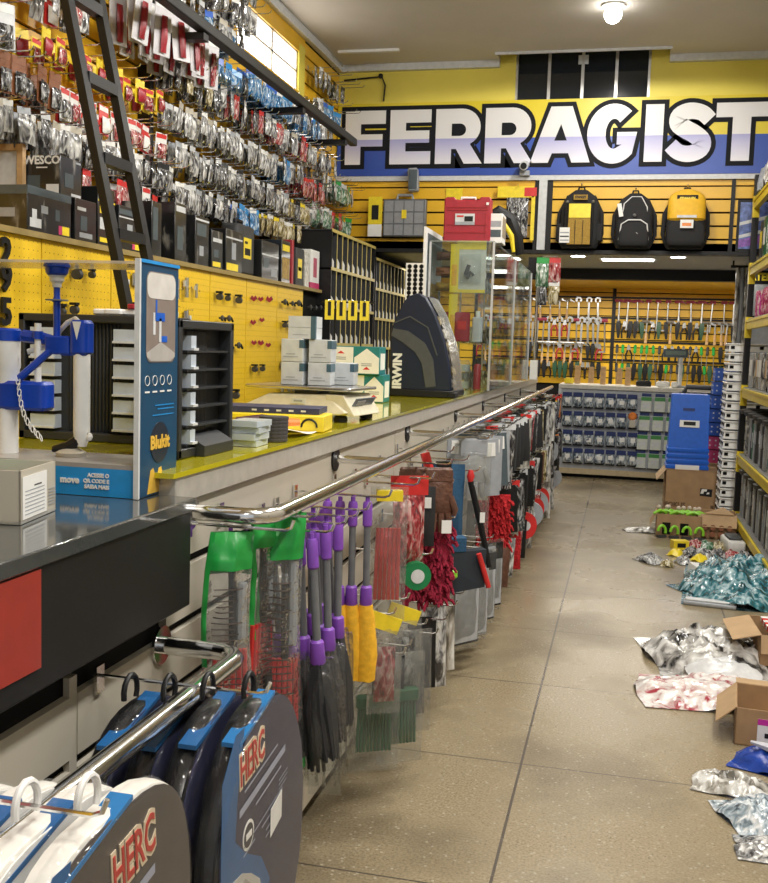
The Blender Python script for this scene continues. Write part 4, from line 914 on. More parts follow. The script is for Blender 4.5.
b = MB(); b.bb(0, .003, .03, .48, .47, .90, SLT); b.bb(.003, .004, .08, .40, .50, .62, OLV); b.build('poster', wp)
sk = thing('socket_board', 'white board full of round black holes beside the framed poster panel', 'board', (-1.20, 5.75, TC), -.05)
b = MB(); b.bb(-.06, .055, -.006, .006, .0, .72, WHT)
b.build('plate', sk)
b = MB()
for i in range(9):
    for j in range(3): b.lathe([(.013, 0), (.013, .0006)], DRK, 12, ony(-.038+.035*j, -.0062, .50+.025*i))
b.build('holes', sk)
# goods inside the case
def in_case(name, label, cat, fn, loc, rz=0, group=None):
    t = thing(name, label, cat, loc, rz, group); fn(t); return t
def yellow_blister(t):
    b = MB(); b.box((0, 0, .15), (.17, .004, .30), M_('blister_card', (.62, .62, .58), .35)); b.box((0, -.003, .275), (.17, .002, .05), YPR); b.box((0, -.003, .01), (.17, .002, .02), YPR); b.build('card', t)
    b = MB(); b.pillow(.12, .17, .05, CLR, at(0, -.02, .14), 5, .1); b.build('blister', t)
    b = MB(); b.tube([(-.02, -.02, .08), (.0, -.02, .12), (.02, -.02, .10)], .010, DGR, 8); b.tube([(-.03, -.02, .10), (-.01, -.02, .16)], .012, DGR, 8); b.build('tool', t)
in_case('blister_pack', 'grey and yellow blister pack with a dark tool at the front of the glass case', 'blister pack', yellow_blister, (-.905, 5.90, 1.697))
def brushes(t):
    for k in range(3): b = MB(); b.pillow(.13, .05, .06, (OLV, BRN, LEA)[k], at(0, 0, .03+.09*k), 5, .4, k); b.build('brush', t)
in_case('brush_set', 'brown brushes stacked on yellow cards at the left of the glass case', 'brushes', brushes, (-1.05, 5.92, 1.70))
def ycard(t): b = MB(); b.box((0, 0, .14), (.05, .003, .28), YPR); b.box((0, -.002, .1), (.03, .001, .12), GLD); b.build('card', t)
for k, z in enumerate((1.408, 1.697)): in_case('hanging_card', ('narrow yellow card on the lower glass shelf', 'narrow yellow card beside the brown brushes')[k], 'card', ycard, (-1.00, 5.88, z))
def redbox(t): b = MB(); b.rbox((0, 0, .09), (.09, .05, .17), .012, RED); b.build('body', t); b = MB(); b.box((0, -.026, .10), (.05, .002, .05), RDP); b.build('label', t)
in_case('red_case', 'red upright case on the lower part of the glass case', 'tool case', redbox, (-.945, 5.90, 1.408), .1)
in_case('red_case', 'dark red slim case half hidden behind the navy display', 'tool case', redbox, (-1.03, 5.93, 1.408), -.2)
def whitebottle(t): b = MB(); b.rbox((0, 0, .075), (.062, .04, .15), .015, M_('bottle_lilac', (.60, .62, .70), .3)); b.build('body', t); b = MB(); b.cyl((0, 0, .15), (0, 0, .185), .014, WHT, n=12); b.build('cap', t)
in_case('white_bottle', 'pale lilac bottle beside the red case', 'bottle', whitebottle, (-.855, 5.90, 1.408), -.1)
def clearjar(t): b = MB(); b.lathe([(.04, 0), (.042, .02), (.042, .15), (.03, .17)], CLB, 14); b.build('jar', t); b = MB(); [b.lathe([(.036, .004+.05*k), (.036, .044+.05*k)], (LGR, K_SIL, LGR)[k], 12) for k in range(3)]; b.build('parts', t)
in_case('clear_jar', 'clear tube of silver parts at the foot of the glass case', 'jar', clearjar, (-.93, 5.92, TC+.002)); in_case('red_tube', 'short dark red tube standing near the glass case corner', 'tube', lambda t: (MB().lathe([(.022, 0), (.022, .14), (.015, .15)], RED, 12).build('body', t), MB().lathe([(.015, .15), (.015, .18)], BLK, 10).build('cap', t)), (-.85, 5.93, TC+.002))
# small goods along the shelves seen through the side glass
GM = [MB().box((0, 0, .05), (.05, .06, .10), m).mesh('goods') for m in (K_SIL, K_RED, K_DRK, K_GLD)]
GM += [MB().pillow(.09, .12, .05, m, at(0, 0, .06), 4, .3, 3).mesh('goods') for m in (K_SIL, K_CLR)]
for z in (TC+.001, 1.407, 1.697):
    for k in range(14):
        me = R.choice(GM)
        put(me, 'case_item', (-.90+R.uniform(-.07, .05), 6.15+.145*k+R.uniform(-.02, .02), z), 'small wrapped tool on a shelf of the glass case', 'goods', 'small tools on the glass case shelves', (0, 0, R.uniform(0, 3)))
# on top of the case
rc = thing('tool_case', 'red plastic tool case standing on the glass case', 'tool case', (-.95, 6.0, GZ+.009), .02)
b = MB(); sh = [(-.138, 0), (.125, 0), (.138, .012), (.138, .25), (.125, .262), (.075, .262), (.065, .246), (-.07, .246), (-.08, .262), (-.125, .262), (-.138, .25)]
b.prism(sh, .09, RED, ony(0, .045, 0)); b.build('shell', rc, bevel=.006)
b = MB(); b.tube([(-.045, 0, .246), (-.045, 0, .262), (.04, 0, .262), (.04, 0, .246)], .008, PAP, 8); b.build('handle', rc)
b = MB(); [b.bb(-.12, .12, -.049, -.045, z, z+.006, M_('red_rib', (.36, .015, .025), .4)) for z in (.055, .10, .185, .20)]; b.bb(.108, .114, -.049, -.045, .03, .23, M_('red_rib', (.36, .015, .025), .4)); b.build('ribs', rc)
b = MB(); b.bb(-.07, .045, -.051, -.048, .10, .165, LGR); b.bb(-.07, .045, -.0515, -.051, .10, .118, GRY); b.bb(-.015, .035, -.052, -.051, .12, .150, BLK); b.bb(-.06, -.02, -.052, -.051, .145, .155, RDP); b.bb(.11, .125, -.05, -.046, .215, .23, PAP); b.build('label', rc)
carton('white_carton', 'white printed carton right of the red tool case on the glass case', 'box', -.785, 6.06, GZ+.009, .085, .16, .17, PAP, (bandY(.55, .75, GRY, .1, .9), bandY(.2, .45, SLT, .1, .9), bandX(.2, .9, M_('tan_print', (.36, .30, .22), .4))))
sb = thing('saw_bag', 'black and yellow tool with a curved guard on the glass case', 'tool', (-.83, 6.9, GZ+.009), .2)
b = MB(); b.tube([(-.13, 0, .26), (-.06, 0, .30), (.02, 0, .25), (.07, 0, .13), (.10, 0, .02)], [.03, .045, .05, .045, .03], BLK, 10); b.build('guard', sb)
b = MB(); b.tube([(-.02, -.05, .22), (.03, -.05, .14), (.05, -.05, .03)], [.012, .018, .012], YPR, 8); b.build('stripe', sb)
b = MB(); b.bb(-.10, -.03, -.03, .03, .0, .2, DGR); b.build('body', sb)
yc = thing('blade_card', 'yellow and red carded tool hanging on the mezzanine face above the glass case', 'carded tool', (-.93, YS-.06, 2.72), 0)
b = MB(); b.box((-.02, 0, -.06), (.30, .006, .09), YPR); b.box((.10, -.004, -.06), (.10, .003, .07), RDP); b.box((.125, 0, -.27), (.03, .006, .36), YPR); b.build('card', yc)
b = MB(); b.pillow(.18, .32, .06, K_DRK, at(0, -.03, -.27), 6, .3, 4); b.build('blades', yc)
b = MB(); b.cyl((0, .04, -.02), (0, -.05, -.01), .004, CHR, n=6); b.build('peg', yc)
yl = thing('manual_card', 'tall yellow instruction card left of the red tool case', 'card', (-1.47, YS-.008, 2.26)); b = MB(); b.box((0, 0, .22), (.14, .006, .44), YPR); b.box((.0, -.004, .3), (.08, .002, .1), OLV); b.build('card', yl)
# pole and white sleeve at the far end of the counter
pl = thing('counter_pole', 'slim chrome pole with a white sleeve at the far end of the counter', 'pole', (-.74, 8.45, TC)); b = MB(); b.cyl((0, 0, 0), (0, 0, .82), .013, CHR, n=12); b.build('tube', pl)
b = MB(); b.bb(-.03, .03, -.03, .03, .0, .16, WHT); b.build('sleeve', pl); b = MB(); b.bb(-.08, .02, -.02, .02, .82, 1.0, BLK); b.build('clamp', pl); b = MB(); [b.tube([(0, 0, z), (.05, -.08, z), (.16, -.10, z)], .005, CHR, 6) for z in (.80, 1.0)]; b.build('arms', pl)
for k, (x, z, m) in enumerate(((-.69, 1.905, K_GRN), (-.60, 1.905, K_RED), (-.69, 1.715, K_SIL), (-.60, 1.715, K_GLD))):
    me = VAR[('green', 'red', 'black', 'brass')[k]][0]
    put(me, 'pole_pack', (x, 8.36, z+.22), ('green carded pack hung high beside the chrome pole', 'red pack hung high beside the chrome pole', 'black pack hung low beside the chrome pole', 'brassy pack hung low beside the chrome pole')[k], 'hanging pack', None, (0, 0, .2), (1.2, 1.2, 1.5))

# ================================================================== HANGING ALONG THE COUNTER FRONT
def hookrod(y, z, L=.26, label=None, group=None, two=False):
    t = MB()
    t.box((.004, 0, -.006), (.006, .024, .045), CHR); t.tube([(.004, 0, 0), (L, 0, 0), (L+.012, 0, .005), (L+.018, 0, .02)], .0032, CHR, 6)
    o = t.build('display_hook'); o.location = (XC-.01, y, z)
    return tag(o, label or 'chrome hook in the cream slatted counter front', 'hook', group)
# packed toilet seats -----------------------------------------------------------------
def seat_outline(a, b, n=40, e=2.7, tp=.26):
    out = []
    for i in range(n):
        t = 2*PI*i/n; c, s_ = math.cos(t), math.sin(t)
        y = a*math.copysign(abs(c)**(2/e), c); z = b*math.copysign(abs(s_)**(2/e), s_)
        y *= 1-tp*max(0, z/b)**1.6
        out.append((y, z))
    return out
SO_ROUND, SO_SQUARE = seat_outline(.205, .235), seat_outline(.205, .235, tp=.08, e=3.4)
SW = M_('seat_white', (.78, .76, .70), .35); SB = M_('seat_black', (.012, .012, .013), .25)
CBL = M_('card_blue', (.018, .105, .28), .28); CNV = M_('card_navy', (.028, .032, .075), .28); CGR = M_('card_grey', (.075, .066, .066), .3); LGO = M_('logo_red', (.50, .035, .03), .35)
def toilet_seat(label, x, y, z, base, card, front, hook_m_):
    SO = SO_SQUARE if base is SW else SO_ROUND; ly, lz = (.035, .165) if base is SW else (-.07, .165)
    t = thing('toilet_seat', label, 'toilet seat', (x, y, z))
    b = MB()
    rings = [[(dx, p[0]*k, p[1]*k) for p in SO] for dx, k in ((-.022, .95), (-.018, .99), (-.008, 1.0), (.006, 1.0), (.014, .99), (.018, .955))]
    b.loft(rings, base); b.build('seat', t)
    yl = -.19; pts = [(p[0]*.975, p[1]*.985) for p in SO]; pts = [(max(p[0], yl), p[1]) for p in pts]
    b = MB(); b.prism(pts, .002, card, onx(.0185, 0, 0))
    if front:
        strip = [(yl, .17), (yl+.05, .228), (yl+.085, .228), (yl+.06, .12), (yl+.055, .06), (yl+.10, .02), (yl+.17, -.02), (yl+.215, -.08), (yl+.19, -.13), (yl+.05, -.17), (yl, -.16)]
        b.prism(strip, .0006, CBL, onx(.0206, 0, 0))
    cd_ = b.build('card', t)
    b = MB(); b.loft([[(.0215, -.125, .202), (.0215, .03, .2345), (-.008, .03, .2345), (-.008, -.125, .202)], [(.0215, -.125, .209), (.0215, .03, .2405), (-.008, .03, .2405), (-.008, -.125, .209)]], CBL if not front else M_('card_edge_blue', (.025, .17, .42), .25)); b.build('folded_header', t)
    b = MB(); b.tube([(0, -.035+.022*math.cos(a), .262+.026*math.sin(a)) for a in [-.6+i*.45 for i in range(10)]], .0045, hook_m_, 8); b.build('hanger', t)
    if front:
        b = MB(); X = Matrix.Translation((.0212, ly, lz)) @ FX @ rotm(0, 0, .10)
        b.text('HERC', .070, M_('logo_cream', (.74, .62, .45), .4), X, .0065, xs=.60, space=1.0); b.text('HERC', .070, LGO, Matrix.Translation((.0009, 0, 0)) @ X, .0008, xs=.60, space=1.0)
        b.build('logo', cd_)
        b = MB()
        for k, (y0, y1, zz, hh) in enumerate(((-.05, .10, .088, .004), (-.07, .14, .058, .013), (.0, .12, .040, .004), (-.05, .13, -.002, .0025), (-.05, .0, -.016, .003), (.03, .08, -.016, .003), (.05, .08, -.032, .003), (.05, .085, -.044, .003), (.11, .155, .02, .002), (.11, .155, .012, .002), (.11, .15, .004, .002))):
            y0 -= .05; y1 -= .05; zz += .045; b.add([(.0213, y0, zz+.12*y0), (.0213, y1, zz+.12*y1), (.0213, y1, zz+hh+.12*y1), (.0213, y0, zz+hh+.12*y0)], [(0, 1, 2, 3)], M_('card_ink', (.36, .39, .50), .4))
        b.build('print', cd_)
        b = MB(); b.prism([(.02, .040), (.075, .052), (.075, .004), (.02, -.008)], .0006, PAP, onx(.0218, 0, 0)); b.prism([(.09, -.196), (.105, -.192), (.105, -.205), (.09, -.21)], .0006, PAP, onx(.0207, 0, 0)); b.build('label', cd_)
        b = MB(); b.lathe([(.024, 0), (.024, .0006)], PAP, 24, Matrix.Translation((.0207, -.08, .045)) @ rotm(0, PI/2, 0)); b.lathe([(.019, 0), (.019, .0006)], M_('ink_dark', (.05, .05, .06), .4), 24, Matrix.Translation((.0213, -.08, .045)) @ rotm(0, PI/2, 0)); b.box((.0222, -.08, .045), (.0006, .024, .010), PAP); b.build('badge', cd_)
        b = MB(); b.prism([(y_-.045, z_+.10) for y_, z_ in ((-.13, -.12), (-.10, -.10), (-.06, -.105), (-.02, -.125), (.02, -.155), (.03, -.18), (-.01, -.205), (-.10, -.215), (-.14, -.20))], .0006, M_('printed_bowl', (.50, .49, .46), .4), onx(.0211, 0, 0)); b.prism([(y_-.045, z_+.10) for y_, z_ in ((-.085, -.125), (-.05, -.118), (-.01, -.15), (-.02, -.19), (-.07, -.185))], .0006, M_('printed_bowl_shade', (.34, .33, .31), .4), onx(.0216, 0, 0)); b.build('picture', cd_)
    b = MB(); b.loft([[(dx, p[0]*k, p[1]*k) for p in SO] for dx, k in ((-.024, .96), (-.0, 1.015), (.0235, .97))], film('seat_wrap', (.99, .99, .99), .992, .06, .6, 22, .10)); b.build('wrap', t)
    return t
ZW = .575
toilet_seat('packed white toilet seat nearest the aisle, its grey card lettered HERC', -.555, 1.01, ZW+.032, SW, CGR, True, WHT)
toilet_seat('packed white toilet seat second in from the aisle', -.612, .98, ZW+.030, SW, PAP, False, WHT)
toilet_seat('packed white toilet seat third in from the aisle', -.668, .96, ZW+.034, SW, PAP, False, WHT)
toilet_seat('packed white toilet seat closest to the cream counter front', -.724, .94, ZW+.032, SW, PAP, False, WHT)
toilet_seat('packed black toilet seat nearest the aisle, its navy card lettered HERC', -.555, 1.505, ZW-.008, SB, CNV, True, BLK)
toilet_seat('packed black toilet seat second in from the aisle', -.612, 1.475, ZW-.006, SB, CNV, False, BLK)
toilet_seat('packed black toilet seat third in from the aisle', -.668, 1.455, ZW-.008, SB, CNV, False, BLK)
toilet_seat('packed black toilet seat closest to the cream counter front', -.724, 1.435, ZW-.007, SB, CNV, False, BLK)
for y, l in ((.94, 'chrome hook carrying the white toilet seats'), (1.45, 'chrome hook carrying the black toilet seats')): hookrod(y, ZW+(.294 if y < 1 else .256), .28, l)

# long green and clear bags of brushes
def green_bag(label, x, y, z, L, wd, rz, seed):
    t = thing('brush_bag', label, 'packed brush', (x, y, z), rz); o = seed*3.1
    def sh(sgn, m, u0, u1, v0, v1, off=0, nu=10, nv=22):
        def fn(u, v):
            u = u0+(u1-u0)*u; v = v0+(v1-v0)*v
            k = (math.sin(PI*min(max(u, 0), 1))**.6)*min(1, v*6+.25)*.020
            wv = .010*noise.noise(Vector((u*4+o, v*9, sgn)))
            return ((u-.5)*wd*(1-.12*(1-v)**3)+.012*math.sin(v*4+o), sgn*(k+off)+wv+.010*math.sin(3*v+o), -L*v)
        b = MB(); b.sheet(fn, nu, nv, m); return b
    f = sh(-1, CLB, 0, 1, 0, 1); f2 = sh(1, CLB, 0, 1, 0, 1); f.v and None
    f.add(f2.v, f2.f, CLB); f.build('film', t)
    g = sh(-1, GRN, 0, 1, .0, .17, .0015); h = sh(-1, GRN, 0, .10, .17, .62, .0015); k = sh(-1, GRN, 0, 1, .93, .97, .0015); q = sh(1, GRN, 0, 1, 0, .2, .0015)
    for p in (h, k, q): g.add(p.v, p.f, GRN)
    g.build('green_print', t)
    lines = MB()
    for i in range(26):
        v = .25+.026*i
        a = .18+.12*R.random(); c = .6+.25*R.random()
        p = sh(-1, KHA, a, c, v, v+.006, .003, 5, 1); lines.add(p.v, p.f, M_('bag_ink', (.10, .08, .07), .5))
    lines.build('print', t)
    b = MB(); b.tube([(.0, 0, -.03), (.005, 0, -L*.55)], .008, BLK, 8); b.tube([(.02, 0.0, -.10), (.02, 0, -L*.5)], .010, GRY, 8); b.build('handle', t)
    b = MB(); [b.cyl((-.028+.011*i, 0, -L*.55), (-.034+.013*i, 0, -L*.80), .0055, RDP, n=6) for i in range(6)]; b.build('bristles', t)
    b = MB(); b.pillow(.07, .14, .03, BLK, at(.012, .0, -L*.93), 5, .5, seed); b.build('brush_head', t)
    return t
green_bag('green topped clear brush bag nearest the guard rail', -.715, 1.79, 1.015, .42, .095, .50, 1)
green_bag('green edged brush bag folded edge-on between the other two', -.70, 1.92, 1.035, .42, .085, 1.25, 2)
green_bag('longest green topped brush bag, beside the purple dusters', -.665, 1.955, 1.03, .56, .095, .42, 3)
for y, n in ((1.79, 'first'), (1.95, 'second')): hookrod(y, 1.025, .20, f'chrome hook holding the green brush bags, {n} from the rail bend')

# purple ended dusters
def duster(label, x, y, z, kind, lx=0., ly=0., n=0):
    t = thing('duster', label, 'duster', (x, y, z), rot=(ly, lx, 0), group=None)
    b = MB(); b.lathe([(.010, 0), (.0125, -.008), (.0125, -.06), (.0095, -.064)], PUR, 12); b.tube([(0, 0, 0), (0, 0, .012)], .006, PUR, 8); b.build('end_cap', t)
    b = MB(); b.cyl((0, 0, -.06), (0, 0, -.25), .0088, M_('handle_grey', (.15, .155, .165), .4), n=12); b.build('handle', t)
    b = MB(); b.lathe([(.011, -.215), (.015, -.22), (.017, -.262), (.013, -.27)], PUR, 12); b.build('collar', t)
    if kind == 'gold':
        b = MB()
        rings = []
        for k in range(7):
            v = k/6; rings.append([((.018+.013*math.sin(PI*v*.75)+.004*noise.noise(Vector((a*2, v*4, n))))*math.cos(a), (.016+.010*math.sin(PI*v*.75))*math.sin(a), -.265-.195*v-.012*noise.noise(Vector((a, n, 0)))*(k == 6)) for a in [i*PI/9 for i in range(18)]])
        b.loft(rings, GLD); b.build('cloth_head', t)
    else:
        b = MB(); m = FUR if kind == 'grey' else FAB
        for i in range(26):
            a = i*2.4; r = .006+.016*math.sqrt(i/26)
            b.tube([(r*.5*math.cos(a), r*.5*math.sin(a), -.265), (r*1.3*math.cos(a), r*1.3*math.sin(a), -.36), (r*1.6*math.cos(a+.3), r*1.6*math.sin(a+.3), -.46-.04*((i*7) % 5)/5)], [.006, .009, .004], m, 5)
        b.build('bristles', t)
        b = MB(); b.pillow(.075, .30, .06, CLR, at(0, 0, -.40), 8, .4, n); b.build('bag', t)
    return t
PD = 'purple capped duster'
k = 0
for y, xs, kinds_, tl in ((2.0, (-.715, -.683, -.651, -.619), 'black', 'the first hook past the green bags'), (2.10, (-.715, -.683, -.651, -.619), 'grey', 'the second hook past the green bags'), (2.20, (-.715, -.683, -.651, -.619), 'black', 'the third hook past the green bags'), (2.30, (-.715, -.69), 'grey', 'the fourth hook past the green bags')):
    hookrod(y, .987, .22, f'chrome hook of purple dusters, {tl}')
    for i, x in enumerate(xs):
        k += 1; duster(f'{PD} on {tl}, {("innermost", "second out", "third out", "outermost")[i]}', x, y+.008*(-1)**i, .972, kinds_, R.uniform(-.10, -.02), R.uniform(-.02, .05), k)
hookrod(2.44, 1.0, .24, 'chrome hook of purple dusters with golden heads')
for i, x in enumerate((-.71, -.68, -.65, -.615)): duster(f'purple capped duster with a golden cloth head, {("innermost", "second out", "third out", "outermost")[i]} on its hook', x, 2.41+.012*i, .985, 'gold', R.uniform(-.03, .0), .0, 40+i)
lt = thing('swing_tag', 'small red and white swing tag hanging among the purple dusters', 'tag', (-.625, 2.05, .66), -.3); b = MB(); b.bb(-.022, .022, -.001, .001, 0, .075, PAP); b.bb(-.022, .022, -.0015, -.001, .03, .062, RDP); b.bb(-.015, .015, -.0016, -.001, .006, .02, GRY); b.build('card', lt)

# bagged rods, red cards, tape, gloves, mops ...
def hang(name, label, cat, x, y, z, rz, parts, group=None):
    t = thing(name, label, cat, (x, y, z), rz, group)
    for nm, mb in parts: mb.build(nm, t)
    return t
b = MB(); [b.cyl((-.03+.012*i, .0, -.12), (-.034+.013*i, .0, -.33), .006, RDP, n=6) for i in range(6)]
hang('rod_bag', 'clear bag of red rods under a yellow and red header by the golden dusters', 'bag', -.64, 2.80, .975, .35, [('rods', b), ('bag', MB().pillow(.11, .40, .05, CLB, at(0, 0, -.20), 8, .4, 3)), ('header', MB().box((0, 0, -.025), (.075, .03, .03), YPR))])
hookrod(2.80, .985, .24, 'chrome hook holding the bag of red rods')
b = MB(); b.pillow(.10, .22, .045, K_RED, at(0, 0, -.16), 6, .4, 5)
hang('cord_pack', 'dark red corded pack under a bright red card', 'pack', -.63, 3.03, .97, .45, [('body', b), ('header', MB().box((0, 0, -.02), (.12, .004, .06), RDP))]); hookrod(3.03, .975, .24, 'chrome hook holding the dark red corded pack')
b = MB(); b.lathe([(.022, -.018), (.044, -.018), (.044, .018), (.022, .018)], M_('tape_green', (.01, .20, .07), .3), 24, rotm(PI/2, 0, .5)); c = MB(); c.lathe([(.010, -.020), (.022, -.020), (.022, .020), (.010, .020)], LGR, 20, rotm(PI/2, 0, .5))
hang('tape_roll', 'round green tape roll hanging below the dark red pack', 'tape', -.60, 3.03, .67, 0, [('roll', b), ('core', c), ('card', MB().box((-.03, .02, .03), (.07, .003, .13), K_SIL))]); hookrod(3.05, .735, .24, 'chrome hook above the green tape roll')
b = MB(); b.pillow(.09, .13, .03, K_GRN, at(0, 0, -.08), 5, .4, 9); hang('green_pack', 'dull green pack hanging behind the brown gloves', 'pack', -.66, 3.18, .93, .3, [('body', b), ('header', MB().box((0, 0, -.01), (.07, .003, .04), DGR))]); hookrod(3.18, .95, .18, 'chrome hook holding the dull green pack')
for i, (x, y, z, m, lab) in enumerate(((-.62, 2.72, .62, K_GLD, 'yellow headed clear bag below the bag of red rods'), (-.60, 2.90, .60, K_GLD, 'second yellow headed clear bag, left of the green tape'))):
    b = MB(); b.pillow(.10, .25, .05, CLB, at(0, 0, -.16), 6, .5, i+11); c = MB(); c.pillow(.06, .16, .03, (K_RED, K_DRK)[i], at(0, 0, -.17), 5, .4, i); hang('headed_bag', lab, 'bag', x, y, z, .5, [('bag', b), ('contents', c), ('header', MB().box((0, 0, -.02), (.10, .006, .045), YPR, rotm(0, .35, 0)))])
    hookrod(y, .625, .2, f'chrome hook holding the {("first", "second")[i]} yellow headed bag')
for i, (x, y, lab) in enumerate(((-.66, 2.78, 'green brush in a clear bag low on the counter front'), (-.60, 2.86, 'second green brush in a clear bag, hanging lowest over the floor'), (-.62, 3.10, 'black mesh brush in a clear bag low beside the green ones'))):
    b = MB(); b.pillow(.15, .34, .07, CLB, at(0, 0, -.18), 8, .5, i+20); c = MB()
    [c.cyl((-.045+.010*j, 0, -.16), (-.05+.011*j, 0, -.29), .005, (M_('brush_green', (.015, .13, .05), .6), M_('brush_green', (.015, .13, .05), .6), FAB)[i], n=5) for j in range(10)]; c.rbox((0, 0, -.14), (.11, .03, .04), .01, (MATS['brush_green'], MATS['brush_green'], BLK)[i]); d = MB(); d.tube([(0, 0, -.12), (0, 0, -.02)], .010, BLK, 8)
    hang('bagged_brush', lab, 'packed brush', x, y, .485, .5+.1*i, [('bag', b), ('bristles', c), ('handle', d)]); 
    hookrod(y, .495, .22, ('chrome hook of the upper green brush', 'chrome hook of the lowest green brush', 'chrome hook of the black mesh brush')[i])
def glove(m, s=1):
    b = MB(); b.pillow(.105*s, .15*s, .035, m, at(0, 0, -.09), 6, .2, 2)
    for j in range(4): b.tube([(-.037*s+.025*s*j, 0, -.155*s), (-.040*s+.027*s*j, -.003, -.20*s), (-.040*s+.027*s*j, -.002, -.225*s+.008*abs(j-1.5))], [.013, .012, .008], m, 8)
    b.tube([(.045*s, 0, -.10*s), (.062*s, -.005, -.145*s), (.058*s, -.006, -.165*s)], [.013, .012, .008], m, 8); return b
for i, (x, y) in enumerate(((-.68, 3.34), (-.60, 3.36))):
    hang('work_glove', ('brown leather work glove hanging behind its pair', 'brown leather work glove hanging in front of its pair')[i], 'glove', x, y, .97, .45, [('glove', glove(LEA)), ('cuff', MB().rbox((0, 0, -.025), (.10, .03, .05), .012, LEA)), ('tag', MB().box((.03, -.02, -.20), (.035, .002, .045), PAP))])
hookrod(3.35, .985, .24, 'chrome hook holding the brown leather gloves')
hang('mitt', 'black mitt with a diamond white tag next to the brown gloves', 'glove', -.63, 3.24, .93, .3, [('mitt', MB().pillow(.09, .2, .05, FAB, at(0, 0, -.11), 6, .3, 4)), ('tag', MB().box((.01, -.03, -.06), (.035, .002, .035), PAP, at(0, 0, 0, 0, .0, 0)))])
# chenille mops
def chenille(m, h, w, n, seed):
    b = MB(); rr_ = random.Random(seed)
    b.pillow(w, h, .05, m, at(0, 0, -h/2), 6, .3, seed)
    for i in range(n):
        u = rr_.uniform(-.46, .46); v = rr_.uniform(.02, .99); sg_ = rr_.choice((-1, -1, 1)); th = rr_.uniform(0, 6.3)
        p = Vector((u*w, sg_*.024*(1-abs(u)), -v*h)); d = Vector((u*.03+.012*math.cos(th), sg_*.02, -.012+.012*math.sin(th)))
        b.tube([p, p+d*.6, p+d*.9+Vector((0, 0, -.012))], [.0055, .0065, .004], m, 5)
    return b
for i, (x, y) in enumerate(((-.68, 3.40), (-.60, 3.42))):
    hang('chenille_mop', ('crimson chenille mop pad, the inner of two', 'crimson chenille mop pad, the outer of two')[i], 'mop', x, y, .775, .55, [('pad', chenille(RCH, .285, .095, 150, i)), ('loop', MB().tube([(-.01, 0, 0), (0, 0, .02), (.01, 0, 0)], .003, PAP, 5))])
hookrod(3.41, .79, .25, 'chrome hook holding the crimson chenille mops')
# blue cloth, cap, dustpan and brush, gloves
hang('red_strap', 'bright red strap hanging behind the brown gloves', 'strap', -.70, 3.62, .99, .3, [('strap', MB().tube([(.0, 0, 0), (.03, -.01, -.10), (.0, 0, -.17), (-.03, 0, -.06)], .018, RDP, 6)), ('tag', MB().box((.06, -.02, -.09), (.05, .002, .08), PAP))]); hookrod(3.62, 1.0, .2, 'chrome hook holding the bright red strap')
hang('blue_cloth', 'folded blue cloth hanging above the black dustpan', 'cloth', -.67, 3.86, .93, .4, [('cloth', MB().pillow(.17, .33, .06, DEN, at(0, 0, -.17), 8, .4, 6)), ('clip', MB().box((0, 0, -.01), (.06, .015, .03), BLK))]); hookrod(3.86, .945, .22, 'chrome hook holding the blue cloth')
hang('khaki_brush', 'long handled khaki brush left of the blue cloth', 'brush', -.64, 3.64, .86, .3, [('handle', MB().tube([(0, 0, 0), (.0, 0, -.2), (.03, 0, -.30)], [.010, .012, .014], KHA, 8)), ('head', MB().rbox((.04, 0, -.32), (.07, .03, .03), .01, LIM))]); hookrod(3.64, .875, .2, 'chrome hook holding the khaki brush')
hang('dustpan', 'black fabric dustpan with a red edged brush by the aisle', 'dustpan', -.60, 3.72, .62, .5, [('pan', MB().loft([[(-.12, -.02, -.02), (.13, -.02, .0), (.13, .03, .0), (-.12, .03, -.02)], [(-.13, -.03, -.18), (.12, -.04, -.14), (.12, .04, -.14), (-.13, .03, -.18)]], M_('pan_navy', (.014, .02, .03), .5))), ('red_edge', MB().tube([(.09, -.045, -.01), (.135, -.045, -.14)], .010, RDP, 8)), ('brush', MB().rbox((-.02, 0, .02), (.14, .05, .06), .01, DEN))])
hang('long_brush', 'slim black brush handle with a red tip slanting over the dustpan', 'brush', -.565, 3.88, .86, .4, [('handle', MB().tube([(0, 0, 0), (.05, 0, -.18), (.09, 0, -.34)], [.012, .013, .011], BLK, 10)), ('tip', MB().lathe([(.010, 0), (.016, .02), (.008, .045)], RDP, 12)), ('tag', MB().box((.05, -.014, -.14), (.02, .002, .04), PAP))]); hookrod(3.9, .90, .26, 'chrome hook holding the slanting black brush')
hang('glove_bag', 'pale grey gloves in clear bags right of the blue cloth', 'gloves', -.62, 4.30, .98, .5, [('gloves', glove(M_('pale_glove', (.42, .43, .44), .6), 1.15)), ('bag', MB().pillow(.17, .42, .07, CLB, at(0, 0, -.22), 8, .4, 8)), ('header', MB().box((0, 0, -.03), (.12, .03, .07), GRY))]); hookrod(4.3, .99, .24, 'chrome hook holding the pale grey gloves')
# red chenille duster
hang('chenille_duster', 'bright red shaggy duster hanging past the dustpan', 'duster', -.60, 4.95, .66, .4, [('head', chenille(RDD, .26, .17, 230, 9)), ('handle', MB().tube([(0, 0, 0), (0, 0, .05)], .008, BLK, 8))]); hookrod(4.95, .72, .26, 'chrome hook holding the bright red duster')
